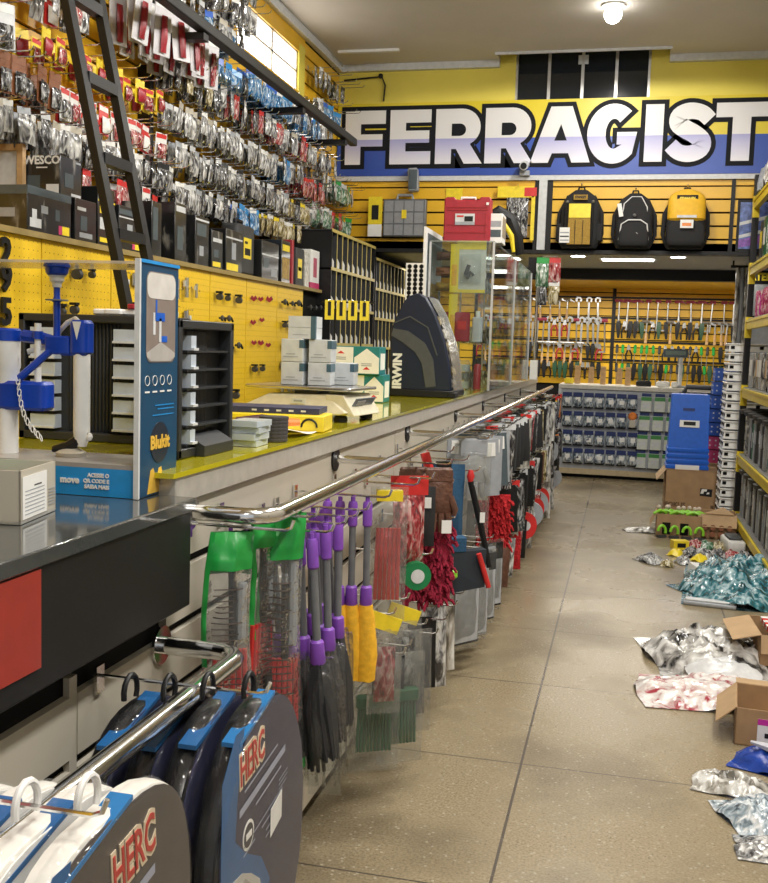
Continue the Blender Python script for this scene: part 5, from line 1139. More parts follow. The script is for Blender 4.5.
# flat panels low by the floor
for i in range(6):
    hang('flat_pack', f'flat grey and black panel pack low by the floor, {("first", "second", "third", "fourth", "fifth", "last")[i]} from the dustpan', 'pack', -.60+.02*(i % 2), 4.12+.13*i, .46, .95, [('panel', MB().box((0, 0, -.165), (.15, .012, .31), (DGR, GRY, BLK)[i % 3])), ('sleeve', MB().box((0, -.008, -.20), (.14, .003, .22), M_('panel_silver', (.42, .44, .47), .4))), ('bag', MB().pillow(.17, .35, .035, CLR, at(0, 0, -.17), 5, .3, i))])
    hookrod(4.12+.13*i, .475, .22, f'chrome hook of the {("first", "second", "third", "fourth", "fifth", "last")[i]} flat panel pack')
# stretches of repeated packs further along
K2 = {}
def k2(key, fn): K2[key] = [fn(i) for i in range(3)]
k2('slate', lambda i: MB().box((0, 0, -.13), (.085, .014, .25), (SLT, DGR, GRY)[i]).box((0, -.009, -.05), (.05, .003, .06), PAP).mesh('p'))
k2('dark', lambda i: MB().pillow(.10, .24, .04, (K_DRK, BLK, FAB)[i], at(0, 0, -.13), 5, .3, i).box((0, -.004, -.02), (.07, .004, .05), (RDP, BLK, LGR)[i]).mesh('p'))
k2('grey', lambda i: MB().pillow(.11, .30, .04, (K_SIL, K_CLR, K_DRK)[i], at(0, 0, -.16), 5, .4, i+3).mesh('p'))
k2('red', lambda i: MB().pillow(.10, .22, .04, (K_RED, RDD, K_RED)[i], at(0, 0, -.12), 5, .4, i+5).box((0, -.004, -.015), (.07, .004, .04), PAP).mesh('p'))
k2('brown', lambda i: MB().pillow(.09, .22, .04, (LEA, K_GLD, K_SIL)[i], at(0, 0, -.12), 5, .4, i+8).mesh('p'))
k2('wheel', lambda i: MB().lathe([(.03, -.02), (.085, -.02), (.09, 0), (.085, .02), (.03, .02)], (RDP, GRY, RDP)[i], 20, at(0, 0, -.11, PI/2)).lathe([(.0, -.025), (.03, -.025), (.03, .025), (.0, .025)], LGR, 12, at(0, 0, -.11, PI/2)).mesh('p'))
k2('orange', lambda i: MB().pillow(.10, .18, .06, (ORG, YPR, K_GLD)[i], at(0, 0, -.10), 5, .4, i).box((0, -.004, -.01), (.06, .004, .04), BLK).mesh('p'))
K2N = {'slate': ('slate_pack', 'slate coloured flat pack'), 'dark': ('dark_pack', 'black hanging pack'), 'grey': ('clear_bag', 'silvery clear bag'), 'red': ('red_bag', 'red wrapped bag'), 'brown': ('brown_pack', 'brown wrapped pack'), 'wheel': ('coil_pack', 'round wheel shaped coil'), 'orange': ('orange_pack', 'orange and yellow pack')}
def stretch(y0, y1, z, mix, where, step=.16, n=3):
    y = y0
    while y < y1:
        hookrod(y, z, .24, f'chrome hook {where}', f'chrome hooks {where}')
        for i in range(n):
            k = R.choice(mix); nm, lb = K2N[k]
            put(R.choice(K2[k]), nm, (-.75+.20*(i+.5)/n*1.1, y+R.uniform(-.02, .02), z+.002), f'{lb} {where}', 'pack', f'{nm.replace("_", " ")}s {where}', (R.uniform(-.05, .05), R.uniform(-.08, .08), .5+R.uniform(-.35, .5)))
        y += step*R.uniform(.85, 1.15)
stretch(4.42, 5.4, .985, ['slate', 'slate', 'dark', 'grey'], 'in the top row above the red duster', .16)
stretch(5.45, 6.5, .985, ['dark', 'dark', 'dark', 'slate', 'red', 'grey'], 'in the top row just past the red duster', .16)
stretch(6.5, 7.6, .985, ['grey', 'brown', 'brown', 'dark', 'dark'], 'in the top row two thirds down the counter', .17)
stretch(7.7, 9.2, .985, ['dark', 'grey', 'brown', 'orange', 'red'], 'in the top row at the far end', .18)
stretch(5.15, 6.3, .655, ['dark', 'grey', 'dark'], 'in the middle row just past the red duster', .18)
stretch(6.3, 7.6, .665, ['brown', 'brown', 'grey', 'dark', 'dark'], 'in the middle row two thirds down the counter', .18)
stretch(7.7, 9.3, .665, ['grey', 'orange', 'dark', 'wheel'], 'in the middle row at the far end', .19)
stretch(5.3, 6.4, .345, ['dark', 'brown', 'red'], 'in the bottom row past the flat panels', .22, 2)
stretch(6.5, 7.9, .355, ['red', 'wheel', 'grey'], 'in the bottom row two thirds down the counter', .2, 2)
stretch(8.0, 9.3, .36, ['wheel', 'red', 'dark', 'grey'], 'in the bottom row at the far end', .2, 2)
stretch(3.2, 3.9, .44, ['dark', 'grey'], 'low behind the dustpan', .2, 1)

# ================================================================== REAR COUNTER AND TOOL WALL
YC2 = 11.2
rc2 = thing('rear_counter', 'white fronted counter across the end of the aisle hung with blue packs', 'counter', (0, 0, 0))
b = MB(); b.bb(-.70, 1.5, YC2-.02, YC2+.62, .97, 1.015, M_('counter_white', (.62, .60, .53), .35)); b.build('top', rc2, bevel=.004)
b = MB(); b.bb(-.69, 1.5, YC2, YC2+.02, .10, .97, M_('panel_bluegrey', (.42, .44, .47), .4)); [b.bb(-.69, 1.5, YC2-.004, YC2, z, z+.008, LGR) for z in (.30, .50, .70, .90)]; b.build('front_panel', rc2)
b = MB(); b.bb(-.69, 1.5, YC2-.01, YC2+.02, .04, .10, M_('plinth_beige', (.50, .40, .24), .5)); b.bb(-.66, 1.5, YC2+.04, YC2+.6, 0, .96, DRK); b.build('plinth', rc2)
b = MB(); b.bb(-.70, -.67, YC2-.02, YC2+.6, .0, .97, LGR); b.build('end_panel', rc2)
NAVP = M_('header_navy', (.014, .03, .13), .4)
K_BSL = crinkle('wrapped_blue_silver', (.03, .05, .08), (.24, .30, .36), (.74, .78, .80), 30)
pb = [MB().pillow(.105, .125, .06, K_BSL, at(0, -.035, -.09), 6, .4, i).box((0, -.045, -.015), (.098, .03, .045), NAVP).box((.005, -.067, -.095+.01*i), (.05, .003, .045), PAP).box((0, -.03, -.152), (.095, .02, .016), DRK).mesh('p') for i in range(4)]
pg_ = MB().box((0, -.02, -.085), (.108, .03, .16), M_('card_pale', (.60, .64, .58), .4)).box((0, -.0355, -.028), (.108, .002, .04), M_('card_green', (.06, .26, .07), .4)).box((0, -.02, .01), (.10, .004, .04), NAVP).box((0, -.0355, -.10), (.07, .001, .05), LGR).box((0, -.02, -.167), (.13, .034, .008), BLK).mesh('p')
RN = ('top', 'second', 'third', 'lowest')
for r, z in enumerate((.925, .72, .515, .315)):
    for k in range(7):
        put(R.choice(pb), 'bagged_valve', (-.60+.115*k+.01*r, YC2-.004, z), f'blue topped bag of silver parts in the {RN[r]} row of the rear counter', 'hanging pack', f'blue topped bags in the {RN[r]} row of the rear counter', (0, 0, R.uniform(-.08, .08)))
    for k in range(4):
        put(pg_, 'green_card_pack', (.235+.14*k-.025*r*.4, YC2-.004, z-.005), f'white pack with a green band in the {RN[r]} row of the rear counter', 'hanging pack', f'green banded packs in the {RN[r]} row of the rear counter')
put(MB().lathe([(.03, -.02), (.045, 0), (.03, .02)], ORG, 12, rotm(PI/2)).box((0, -.02, -.08), (.06, .03, .07), CRM).mesh('p'), 'orange_part', (.10, YC2-.07, .70), 'small orange and cream pack among the blue bags of the rear counter', 'pack')
# things on the rear counter
for k, x in enumerate((-.52, -.37, -.24, -.06, .03)):
    b = MB(); b.box((0, 0, .10), (.06, .05, .20-.02*(k % 2)), WOD); t = b.build('wooden_block', None); t.location = (x, YC2+.35, 1.017); tag(t, ('first pale wooden handle block from the counter end', 'second pale wooden handle block from the counter end', 'third pale wooden handle block from the counter end', 'wooden handle block just past the dark wall upright', 'last wooden handle block past the dark wall upright')[k], 'wood block')
for k, (x, w_, m, lab) in enumerate(((-.60, .10, YPR, 'crumpled yellow bag at the end of the rear counter'), (.20, .16, BLK, 'black flat tray on the rear counter'), (.40, .14, PAP, 'low white tray on the rear counter'), (.52, .06, PAP, 'small white tub on the rear counter'))):
    b = MB(); b.rbox((0, 0, .03), (w_, .10, .055), .015, m); b.rbox((0, 0, .06), (w_*.8, .08, .01), .01, m); t = b.build('counter_tray', None); t.location = (x, YC2+.15, 1.017); tag(t, lab, 'tray')
rd = thing('register_display', 'grey customer display on a pole standing on the rear counter', 'display', (.58, YC2+.25, 1.017))
b = MB(); b.rbox((0, 0, .01), (.14, .12, .02), .02, GRY); b.cyl((0, 0, .02), (0, 0, .33), .022, LGR, n=12); b.build('stand', rd)
b = MB(); b.rbox((-.06, 0, .37), (.26, .05, .09), .012, SLT); b.build('housing', rd); b = MB(); b.box((-.06, -.026, .375), (.21, .002, .045), M_('lcd_green', (.16, .22, .19), .25)); b.build('screen', rd)
# tools on the rear wall
def t_hammer(hm, gm, L=.30): b = MB(); b.cyl((-.055, 0, 0), (.03, 0, 0), .018, hm, n=8); b.loft([[(.03, -.012, -.012), (.03, .012, -.012), (.03, .012, .014), (.03, -.012, .014)], [(.085, -.004, -.03), (.085, .004, -.03), (.085, .004, -.024), (.085, -.004, -.024)]], hm); b.tube([(0, 0, 0), (0, 0, -L*.55)], .010, STL, 6); b.tube([(0, 0, -L*.5), (0, 0, -L)], [.013, .017], gm, 8); return b.mesh('hammer')
def t_wrench(L): b = MB(); b.box((0, 0, -L/2), (.022, .010, L*.8), STL); b.prism(stroke(arc(0, 0, .028, .028, -50, 230, 10), [.022]*11), .012, STL, ony(0, .006, 0) @ rotm(0, 0, 0)); b.lathe([(.014, -.006), (.026, -.006), (.026, .006), (.014, .006)], STL, 12, at(0, 0, -L+.02, PI/2)); return b.mesh('wrench')
def t_pliers(gm): b = MB(); b.loft([[(-.012, -.006, 0), (.012, -.006, 0), (.012, .006, 0), (-.012, .006, 0)], [(-.022, -.008, -.06), (.022, -.008, -.06), (.022, .008, -.06), (-.022, .008, -.06)]], STL); [b.tube([(sx*.010, 0, -.06), (sx*.035, 0, -.12), (sx*.030, 0, -.19)], .010, gm, 6) for sx in (-1, 1)]; return b.mesh('pliers')
def t_driver(gm): b = MB(); b.lathe([(.008, 0), (.018, -.01), (.016, -.06), (.019, -.085), (.010, -.10)], gm, 8); b.cyl((0, 0, -.10), (0, 0, -.24), .005, STL, n=6); return b.mesh('screwdriver')
def t_tbar(hm): b = MB(); b.cyl((-.032, 0, 0), (.032, 0, 0), .020, hm, n=8); b.cyl((0, 0, 0), (0, 0, -.36), .009, STL, n=6); b.box((-.03, 0, -.35), (.07, .014, .016), STL); return b.mesh('tool')
def t_clip(m): b = MB(); b.loft([[(-.02, -.012, 0), (.02, -.012, 0), (.02, .012, 0), (-.02, .012, 0)], [(-.026, -.02, -.06), (.026, -.02, -.06), (.026, .02, -.06), (-.026, .02, -.06)], [(-.010, -.012, -.19), (.010, -.012, -.19), (.010, .012, -.19), (-.010, .012, -.19)]], m); return b.mesh('tool')
HP = M_('head_pink', (.34, .05, .09), .4)
TOOLS = [('claw_hammer', 'silver headed hammer', t_hammer(STL, WOD, .24)), ('long_hammer', 'long hammer with a red head', t_hammer(HP, STL, .36)), ('wrench', 'bright steel spanner', t_wrench(.30)), ('pliers', 'pliers with black grips', t_pliers(BLK)), ('red_pliers', 'pliers with red grips', t_pliers(RED)), ('screwdriver', 'screwdriver with a green grip', t_driver(GRN)), ('dark_screwdriver', 'screwdriver with a black grip', t_driver(DGR)), ('socket_bar', 'steel bar with a pink head', t_tbar(HP)), ('carded_clamp', 'dark carded clamp', t_clip(BLK)), ('green_clamp', 'dark green carded clamp', t_clip(M_('dark_green', (.02, .07, .035), .4)))]
TI = {n: i for i, (n, _, _) in enumerate(TOOLS)}
peg = MB().cyl((0, .02, 0), (0, -.10, 0), .005, BLK, n=6).mesh('peg')
def toolrow(x0, x1, z, names, step, where, s=1.0):
    x = x0
    while x < x1:
        n, l, me = TOOLS[TI[R.choice(names)]]
        put(peg, 'wall_peg', (x, YB-.03, z), f'dark peg {where}', 'peg', f'dark pegs {where}')
        put(me, n, (x, YB-.085, z), f'{l} {where}', 'tool', f'{n.replace("_", " ")}s {where}', (0, R.uniform(-.06, .06), R.uniform(-.2, .2)), (s, s, s))
        x += step*R.uniform(.85, 1.15)
for lo, hi, w_ in ((-1.9, -.28, 'left of the rear wall upright'), (-.12, 1.35, 'right of the rear wall upright')):
    L_ = lo < -1
    toolrow(lo, hi, 2.04, ['claw_hammer', 'wrench'] if L_ else ['long_hammer', 'socket_bar', 'socket_bar'], .125, f'in the top row {w_}', 1.05)
    toolrow(lo, hi, 1.78, ['wrench', 'wrench', 'red_pliers', 'socket_bar'] if L_ else ['pliers', 'claw_hammer', 'carded_clamp', 'green_clamp'], .075, f'in the second row {w_}', 1.15)
    toolrow(lo, hi, 1.48, ['red_pliers', 'claw_hammer', 'carded_clamp'] if L_ else ['pliers', 'dark_screwdriver', 'screwdriver', 'carded_clamp'], .075, f'in the third row {w_}', 1.1)
    toolrow(lo, hi, 1.24, ['pliers', 'carded_clamp', 'green_clamp'] if L_ else ['screwdriver', 'green_clamp', 'carded_clamp', 'dark_screwdriver'], .07, f'in the lowest row {w_}', 1.15)
for z in (2.08, 1.82, 1.52, 1.28):
    b = MB(); b.bb(-2.0, 1.4, YB-.032, YB-.016, z-.012, z+.012, BLK); struct(b, 'trim_9')
# downlights and tubes under the mezzanine
LGT = M_('downlight_glow', (1, 1, 1), .3, var=0, emit=(1, .97, .90), estr=9)
for k, (x, y, lab) in enumerate(((-.45, 8.95, 'round downlight under the mezzanine below the first backpack'), (.38, 8.95, 'round downlight under the mezzanine below the yellow backpack'), (-.58, 11.0, 'round downlight over the rear counter end'), (.32, 11.0, 'round downlight over the middle of the rear counter'))):
    t = thing('downlight', lab, 'lamp', (x, y, 2.2)); b = MB(); b.lathe([(.075, 0), (.08, -.006), (.062, -.008)], WHT, 20); b.build('ring', t); b = MB(); b.lathe([(.0, -.0082), (.06, -.0082), (.06, -.012), (.0, -.012)], LGT, 20); b.build('lens', t)
for x, y, lab in ((-.03, 9.2, 'square light panel under the mezzanine below the middle backpack'), (-1.2, 9.2, 'square light panel under the mezzanine behind the glass case'), (-.05, 11.3, 'square light panel over the rear counter')):
    t = thing('light_panel', lab, 'lamp', (x, y, 2.2)); b = MB(); b.bb(-.24, .24, -.12, .12, -.012, 0, WHT); b.build('frame', t); b = MB(); b.bb(-.22, .22, -.10, .10, -.016, -.012, LGT); b.build('diffuser', t)

# ------------------------------------------------------------------ on the mezzanine face
def backpack(label, x, kind, s=1.0):
    t = thing('backpack', label, 'backpack', (x, YS-.03, 2.205)); t.scale = (s, s, s)
    def shell(w, h, d, top, z0=0, y0=0, squash=.0):
        rings = []
        for i in range(11):
            v = i/10; wz = w*(1-.04*v) if v < .6 else w*(.976)*math.sqrt(max(.03, 1-((v-.6)/.42)**2.4))
            if v < .1: wz *= .90+.1*v/.1
            dz = d*(1-.45*v**2)*(1 if v > .08 else .85)
            rings.append([(wz/2*math.copysign(abs(math.cos(a))**.6, math.cos(a)), y0-dz/2+dz/2*math.copysign(abs(math.sin(a))**.7, math.sin(a)), z0+h*v) for a in [k*2*PI/24 for k in range(24)]])
        return rings
    b = MB(); b.loft(shell(.31, .46, .17, 0), {'work': FAB, 'sport': FAB, 'yellow': FAB}[kind]); b.build('body', t)
    b = MB(); b.tube([(-.03, -.03, .445), (-.02, -.03, .49), (.02, -.03, .49), (.03, -.03, .445)], .008, BLK, 8); b.build('top_handle', t)
    for sx in (-1, 1):
        b = MB(); b.tube([(sx*.10, -.02, .42), (sx*.165, -.03, .28), (sx*.175, -.03, .12), (sx*.14, -.03, .02)], [.016, .020, .016, .010], FAB, 8); b.build('shoulder_strap', t)
    if kind == 'work':
        b = MB(); b.bb(-.085, .085, -.178, -.165, .23, .34, YPR); b.build('yellow_panel', t)
        b = MB(); b.loft([[(-.09, -.20, .02), (.09, -.20, .02), (.09, -.16, .02), (-.09, -.16, .02)], [(-.085, -.185, .225), (.085, -.185, .225), (.085, -.16, .225), (-.085, -.16, .225)]], OLV); [b.box((x_, -.198, .11), (.004, .01, .2), FAB) for x_ in (-.03, .03)]; b.build('front_pocket', t)
        for sx in (-1, 1): b = MB(); b.tube([(sx*.10, -.165, .36), (sx*.105, -.19, .2), (sx*.10, -.195, .02)], .010, BLK, 6); b.ball((sx*.10, -.175, .355), .013, STL, 8); b.build('webbing', t)
        b = MB(); b.bb(-.055, .055, -.145, -.133, .375, .415, OLV); b.text('STANLEY', .026, BLK, ony(0, -.146, .395), .0015, xs=.8); b.build('badge', t)
        b = MB(); b.bb(-.15, -.07, -.205, -.20, .03, .15, PAP); [b.bb(-.145, -.075, -.2062, -.205, .045+.03*k, .055+.03*k, (GRY, BLK, GRY)[k]) for k in range(3)]; b.build('price_tag', t)
        for sx in (-1, 1): b = MB(); b.rbox((sx*.155, -.08, .12), (.06, .10, .14), .02, FAB); b.build('side_pocket', t)
    elif kind == 'sport':
        b = MB(); b.loft(shell(.25, .22, .07, 0, .015, -.155), FAB); b.build('front_pocket', t)
        b = MB(); PIP = M_('white_piping', (.7, .7, .7), .5); b.tube([(-.12, -.19, .06), (-.105, -.205, .19), (-.05, -.205, .225), (.05, -.205, .225), (.105, -.205, .19), (.12, -.19, .06)], .006, PIP, 6); b.tube([(-.10, -.13, .26), (-.09, -.12, .37), (-.03, -.10, .43), (.05, -.10, .43), (.10, -.12, .34), (.10, -.13, .26)], .005, PIP, 6); b.build('piping', t)
        b = MB(); b.box((-.055, -.148, .33), (.035, .02, .11), PAP, rotm(0, -.2, 0)); b.ball((.0, -.155, .27), .016, STL, 8); b.build('reflective_patch', t)
        b = MB(); b.tube([(.02, -.215, .12), (.06, -.215, .09)], .004, PIP, 6); b.build('logo', t)
    else:
        b = MB(); rr2 = shell(.30, .26, .16, 0, .21, -.012); b.loft(rr2, M_('pack_yellow', (.78, .45, .02), .6)); b.build('upper_panel', t)
        b = MB(); b.loft(shell(.29, .20, .07, 0, .02, -.15), FAB); b.build('front_pocket', t)
        b = MB(); b.bb(-.075, .075, -.175, -.155, .238, .258, LGR); b.build('reflector', t)
        b = MB(); b.bb(-.08, .08, -.135, -.120, .36, .42, FAB); b.text('STANLEY', .034, YPR, ony(0, -.137, .39), .002, xs=.85); b.build('badge', t)
        b = MB(); b.bb(-.05, .05, -.232, -.226, .15, .215, PAP); b.bb(-.035, .035, -.2325, -.232, .165, .19, ORG); b.build('price_tag', t)
    b = MB(); b.tube([(0, .03, .50), (0, -.05, .50), (0, -.06, .515)], .005, CHR, 6); b.build('hook', t)
backpack('black and mustard work backpack with a yellow panel, first from the grey post', -.42, 'work', 1.0)
backpack('black sports backpack with white piping, between two yellow trimmed ones', .005, 'sport', .94)
backpack('yellow topped black backpack with a price tag, last before the dark upright', .40, 'yellow', .98)
og2 = thing('parts_organiser', 'grey compartment organiser case hanging on the mezzanine face', 'organiser', (-1.875, YS-.06, 2.29))
b = MB(); b.bb(-.185, .185, -.03, .03, 0, .31, M_('organiser_grey', (.13, .14, .15), .4)); b.build('case', og2, bevel=.01)
b = MB(); [b.bb(-.17+.086*i, -.17+.086*i+.076, -.034, -.03, .012+.098*j, .10+.098*j, M_('organiser_pane', (.28, .29, .31), .15)) for i in range(4) for j in range(3)]; b.build('windows', og2)
b = MB(); b.tube([(-.07, -.01, .30), (-.06, -.01, .345), (.06, -.01, .345), (.07, -.01, .30)], .012, GRY, 8); b.bb(-.02, .02, -.04, -.03, .15, .22, YPR); b.build('handle', og2)
b = MB(); b.bb(-.31, -.19, -.036, -.030, .04, .33, YPR); b.bb(-.31, -.19, -.038, -.036, .0, .10, PAP); b.bb(-.28, -.22, -.038, -.036, .14, .26, BLK); b.build('sleeve', og2)
sp = thing('speaker', 'small grey speaker fixed at the lower edge of the shop sign', 'speaker', (-1.80, YS-.09, 2.68)); b = MB(); b.rbox((0, 0, .075), (.085, .09, .19), .02, GRY, rotm(0, -.06, 0)); b.build('cabinet', sp); b = MB(); b.rbox((0, -.046, .075), (.07, .004, .16), .01, SLT); b.build('grille', sp); b = MB(); b.bb(-.02, .02, .03, .06, .05, .09, BLK); b.build('bracket', sp)
cm = thing('security_camera', 'little security camera mounted below the sign lettering', 'camera', (-.885, YS-.08, 2.86)); b = MB(); b.cyl((0, .04, .02), (0, -.09, -.01), .035, LGR, n=14); b.build('housing', cm); b = MB(); b.cyl((0, -.09, -.01), (0, -.096, -.011), .026, BLK, n=14); b.build('lens', cm); b = MB(); b.bb(-.04, .04, .0, .05, -.07, -.03, GRY); b.build('bracket', cm)
cb = MB(); cb.tube([(-2.45, YS-.02, 3.60), (-2.2, YS-.03, 3.615), (-2.12, YS-.03, 3.62), (-2.09, YS-.02, 3.55), (-2.10, YS-.02, 3.42)], .007, BLK, 6); cb.ball((-2.13, YS-.03, 3.625), .022, BLK, 8); tag(cb.build('wall_cable', None), 'thin black cable sagging across the yellow wall left of the sign window', 'cable')
tv = thing('shelf_poster', 'dark framed poster of stocked blue shelves at the right of the mezzanine face', 'poster', (.99, YS-.02, 2.20))
b = MB(); b.bb(-.20, .40, 0, .018, 0, .40, BLK); b.build('frame', tv)
b = MB(); b.bb(-.18, .38, -.002, 0, .02, .38, M_('poster_blue', (.10, .15, .38), .3, var=.6, scale=22)); [b.add([(-.18, -.003, .10+.10*k), (.38, -.003, .24+.10*k), (.38, -.003, .27+.10*k), (-.18, -.003, .125+.10*k)], [(0, 1, 2, 3)], LGR) for k in (0, 1)]; b.add([(-.18, -.0025, .03), (.38, -.0025, .12), (.38, -.0025, .22), (-.18, -.0025, .09)], [(0, 1, 2, 3)], M_('poster_violet', (.24, .10, .42), .3, var=.4, scale=40)); b.build('print', tv)

# ================================================================== RIGHT HAND RACK
rk = thing('storage_rack', 'tall yellow and black storage rack along the right side of the aisle', 'rack', (0, 0, 0)); RX = .90; RY0, RY1 = 4.9, 8.25
LV = (.115, .585, 1.10, 1.62, 2.03, 2.53)
for y in (RY0, RY1):
    for x in (RX, 1.42):
        b = MB(); b.bb(x-.022, x+.022, y-.03, y+.03, 0, 2.75, BLK); b.build('upright', rk)
        for z in LV: b = MB(); b.bb(x-.024, x+.024, y-.034, y+.032, z-.10, z+.06, YMT); b.build('sleeve', rk)
for z in LV:
    for x in (RX, 1.42):
        b = MB(); b.bb(x-.018, x+.018, RY0, RY1, z-.035, z+.035, YMT); b.bb(x-.026 if x < 1 else x+.018, x-.018 if x < 1 else x+.026, RY0, RY1, z+.018, z+.035, YMT); b.build('beam', rk)
    b = MB(); b.bb(RX-.01, 1.43, RY0, RY1, z+.035, z+.045, M_('deck_grey', (.3, .3, .29), .5)); b.build('deck', rk)
def shelf(z, y0, y1, step, maker, where, x=1.0):
    y = y0; k = 0
    while y < y1:
        maker(k, (x+R.uniform(-.01, .01), y, z+.046), where); y += step*R.uniform(.92, 1.08); k += 1
gp = [MB().rbox((0, 0, h/2), (.16, .05, h), .012, m).box((0, -.0, h*.62), (.162, .03, .10), m2).mesh('p') for h, m, m2 in ((.33, GRY, K_SIL), (.34, K_SIL, LGR), (.32, DGR, GRY), (.33, GRY, LGR))]
def mk_g(k, p, w): put(gp[k % 4], 'grey_pack', p, f'upright grey pack {w}', 'pack', f'grey packs {w}', (0, 0, R.uniform(-.1, .1)))
shelf(LV[0], 5.1, 8.15, .075, mk_g, 'on the lowest shelf of the yellow rack', 1.0)
gr_ = MB().rbox((0, 0, .15), (.15, .06, .30), .02, M_('pack_green', (.01, .16, .07), .35)).box((-.076, 0, .16), (.002, .04, .12), LGR).mesh('p')
def mk_b(k, p, w): put(gr_ if k % 5 == 3 else gp[k % 4], 'green_pack' if k % 5 == 3 else 'dark_pack', p, f'{"green" if k % 5 == 3 else "slim grey"} upright pack {w}', 'pack', f'{"green" if k % 5 == 3 else "slim grey"} packs {w}', (0, 0, R.uniform(-.1, .1)), (1, 1.1, .9))
shelf(LV[1], 5.1, 8.1, .08, mk_b, 'on the second shelf of the yellow rack', 1.0)
pan = MB().lathe([(.09, .02), (.13, 0), (.14, .03), (.09, .04), (.085, .02)], DGR, 18).lathe([(.0, .01), (.09, .012), (.09, .02), (.0, .02)], GRY, 18).mesh('p')
for z, n_, lab in ((LV[0]+.046+.345, 7, 'on top of the packs of the lowest shelf'), (LV[1]+.046+.315, 9, 'on top of the packs of the second shelf')):
    for k in range(n_):
        put(pan, 'dark_pan', (1.0, 6.2+.28*k if n_ == 7 else 6.0+.26*k, z), f'dark round pan {lab}', 'pan', f'dark pans {lab}')
rp = [MB().rbox((0, 0, .05), (.13, .10, .10), .02, m).mesh('p') for m in (RDP, BLK, FAB)]
shelf(LV[0]+.385, 5.6, 7.9, .16, lambda k, p, w: put(rp[k % 3], 'small_case', (p[0]+.16, p[1], LV[0]+.046), f'{("red", "black", "matt black")[k % 3]} small case {w}', 'case', f'{("red", "black", "matt black")[k % 3]} small cases {w}'), 'behind the grey packs of the lowest shelf', 1.05)
bx3 = [MB().rbox((0, 0, .13), (.16, .10, .26), .01, m).box((-.081, 0, .15), (.002, .07, .12), m2).mesh('p') for m, m2 in ((GRY, PAP), (K_DRK, LGR), (SLT, WOD), (K_SIL, BLK))]
shelf(LV[2], 5.1, 8.1, .125, lambda k, p, w: put(bx3[k % 4], 'mixed_box', p, f'grey brown boxed item {w}', 'box', f'boxed items {w}', (0, 0, R.uniform(-.1, .1))), 'on the third shelf of the yellow rack', 1.0)
pk3 = [MB().pillow(.16, .25, .09, K_PNK, at(0, 0, .13), 6, .3, i).rbox((0, 0, .12), (.14, .06, .2), .02, MAG).mesh('p') for i in range(3)]
shelf(LV[3], 5.1, 8.1, .10, lambda k, p, w: put(pk3[k % 3], 'pink_pack', p, f'pink wrapped pack {w}', 'pack', f'pink packs {w}', (0, 0, R.uniform(-.1, .1)), (1, 1, .78)), 'on the fourth shelf of the yellow rack', 1.0)
pk4 = [MB().rbox((0, 0, .15), (.16, .11, .30), .015, m).box((-.081, 0, .16), (.002, .08, .12), m2).mesh('p') for m, m2 in ((M_('bottle_green', (.02, .10, .04), .35), PAP), (PAP, GRN), (DGR, YPR), (K_GRN, LGR))]
shelf(LV[4], 5.1, 8.1, .13, lambda k, p, w: put(pk4[k % 4], 'garden_pack', p, f'green and white garden pack {w}', 'pack', f'garden packs {w}', (0, 0, R.uniform(-.1, .1))), 'on the fifth shelf of the yellow rack', 1.0)
def heap(w, d, h, seed, m, n=18, rough=.5):
    """a loose heap or crumpled bag lying on a surface"""
    b = MB()
    def fn(u, v):
        x, y = (u-.5)*2, (v-.5)*2; r = min(1, math.sqrt(x*x*.9+y*y*.9)); o = seed*5.7
        k = max(0, 1-r**2.6)**.7
        nz = noise.noise(Vector((x*2.3+o, y*2.3, 0)))*.55+abs(noise.noise(Vector((x*5+o, y*5, 3))))*.55+noise.noise(Vector((x*11, y*11+o, 5)))*.22
        ww = 1+.16*noise.noise(Vector((math.atan2(y, x)*1.3, o, 0)))
        return (x*w/2*ww, y*d/2*ww, .003+h*k*(.62+rough*nz) if k > 0 else .003)
    b.sheet(fn, n, n, m)
    vs = b.v; k = len(vs); b.add([(p[0]*.98, p[1]*.98, .0) for p in [fn(i/8, 0) for i in range(9)]+[fn(1, i/8) for i in range(1, 9)]+[fn(1-i/8, 1) for i in range(1, 9)]+[fn(0, 1-i/8) for i in range(1, 8)]], [tuple(range(31, -1, -1))], m)
    return b
for k in range(9):
    o = heap(.34, .30, .42, 60+k, K_CLR if k % 2 else M_('bag_grey', (.36, .38, .40), .3, var=.3, scale=20), 14).build('grey_bag', None, 60); o.location = (1.04, 5.2+.35*k, LV[5]+.046); tag(o, 'crumpled grey bag on the top shelf of the yellow rack', 'bag', 'crumpled grey bags on the top shelf of the rack')
# sign and hose behind the rack
at_ = thing('warning_sheet', 'pale sheet headed ATENÇÃO in yellow on black, behind the rack', 'sign', (.985, 9.55, 1.30))
b = MB(); b.bb(0, .45, 0, .01, 0, .95, M_('sheet_pale', (.55, .57, .58), .4)); b.build('sheet', at_)
b = MB(); b.bb(.02, .43, -.004, 0, .72, .84, BLK); b.text('ATENÇÃO', .09, YPR, ony(.225, -.0046, .78), .004, xs=.85); b.bb(.02, .43, -.004, 0, .35, .44, BLK); b.build('header', at_)
pst = thing('sheet_post', 'black board standing on the floor that carries the warning sheet', 'board', (1.245, 9.6, 0)); b = MB(); b.bb(-.25, .25, 0, .03, 0, 2.19, DGR); b.bb(-.25, .25, -.15, .18, 0, .02, DGR); b.build('board', pst)
for k in range(4):
    b = MB(); b.tube([(0, 0, 0), (.01, 0, -.4), (0, 0, -.85)], .018, (K_CLR, GRY, K_CLR, DGR)[k], 8); o = b.build('clear_hose', None); o.location = (.90+.035*k, 9.3, 2.14); tag(o, ('pale hose hanging first in the row behind the rack upright', 'grey hose hanging second behind the rack upright', 'pale hose hanging third behind the rack upright', 'dark hose hanging last behind the rack upright')[k], 'hose')
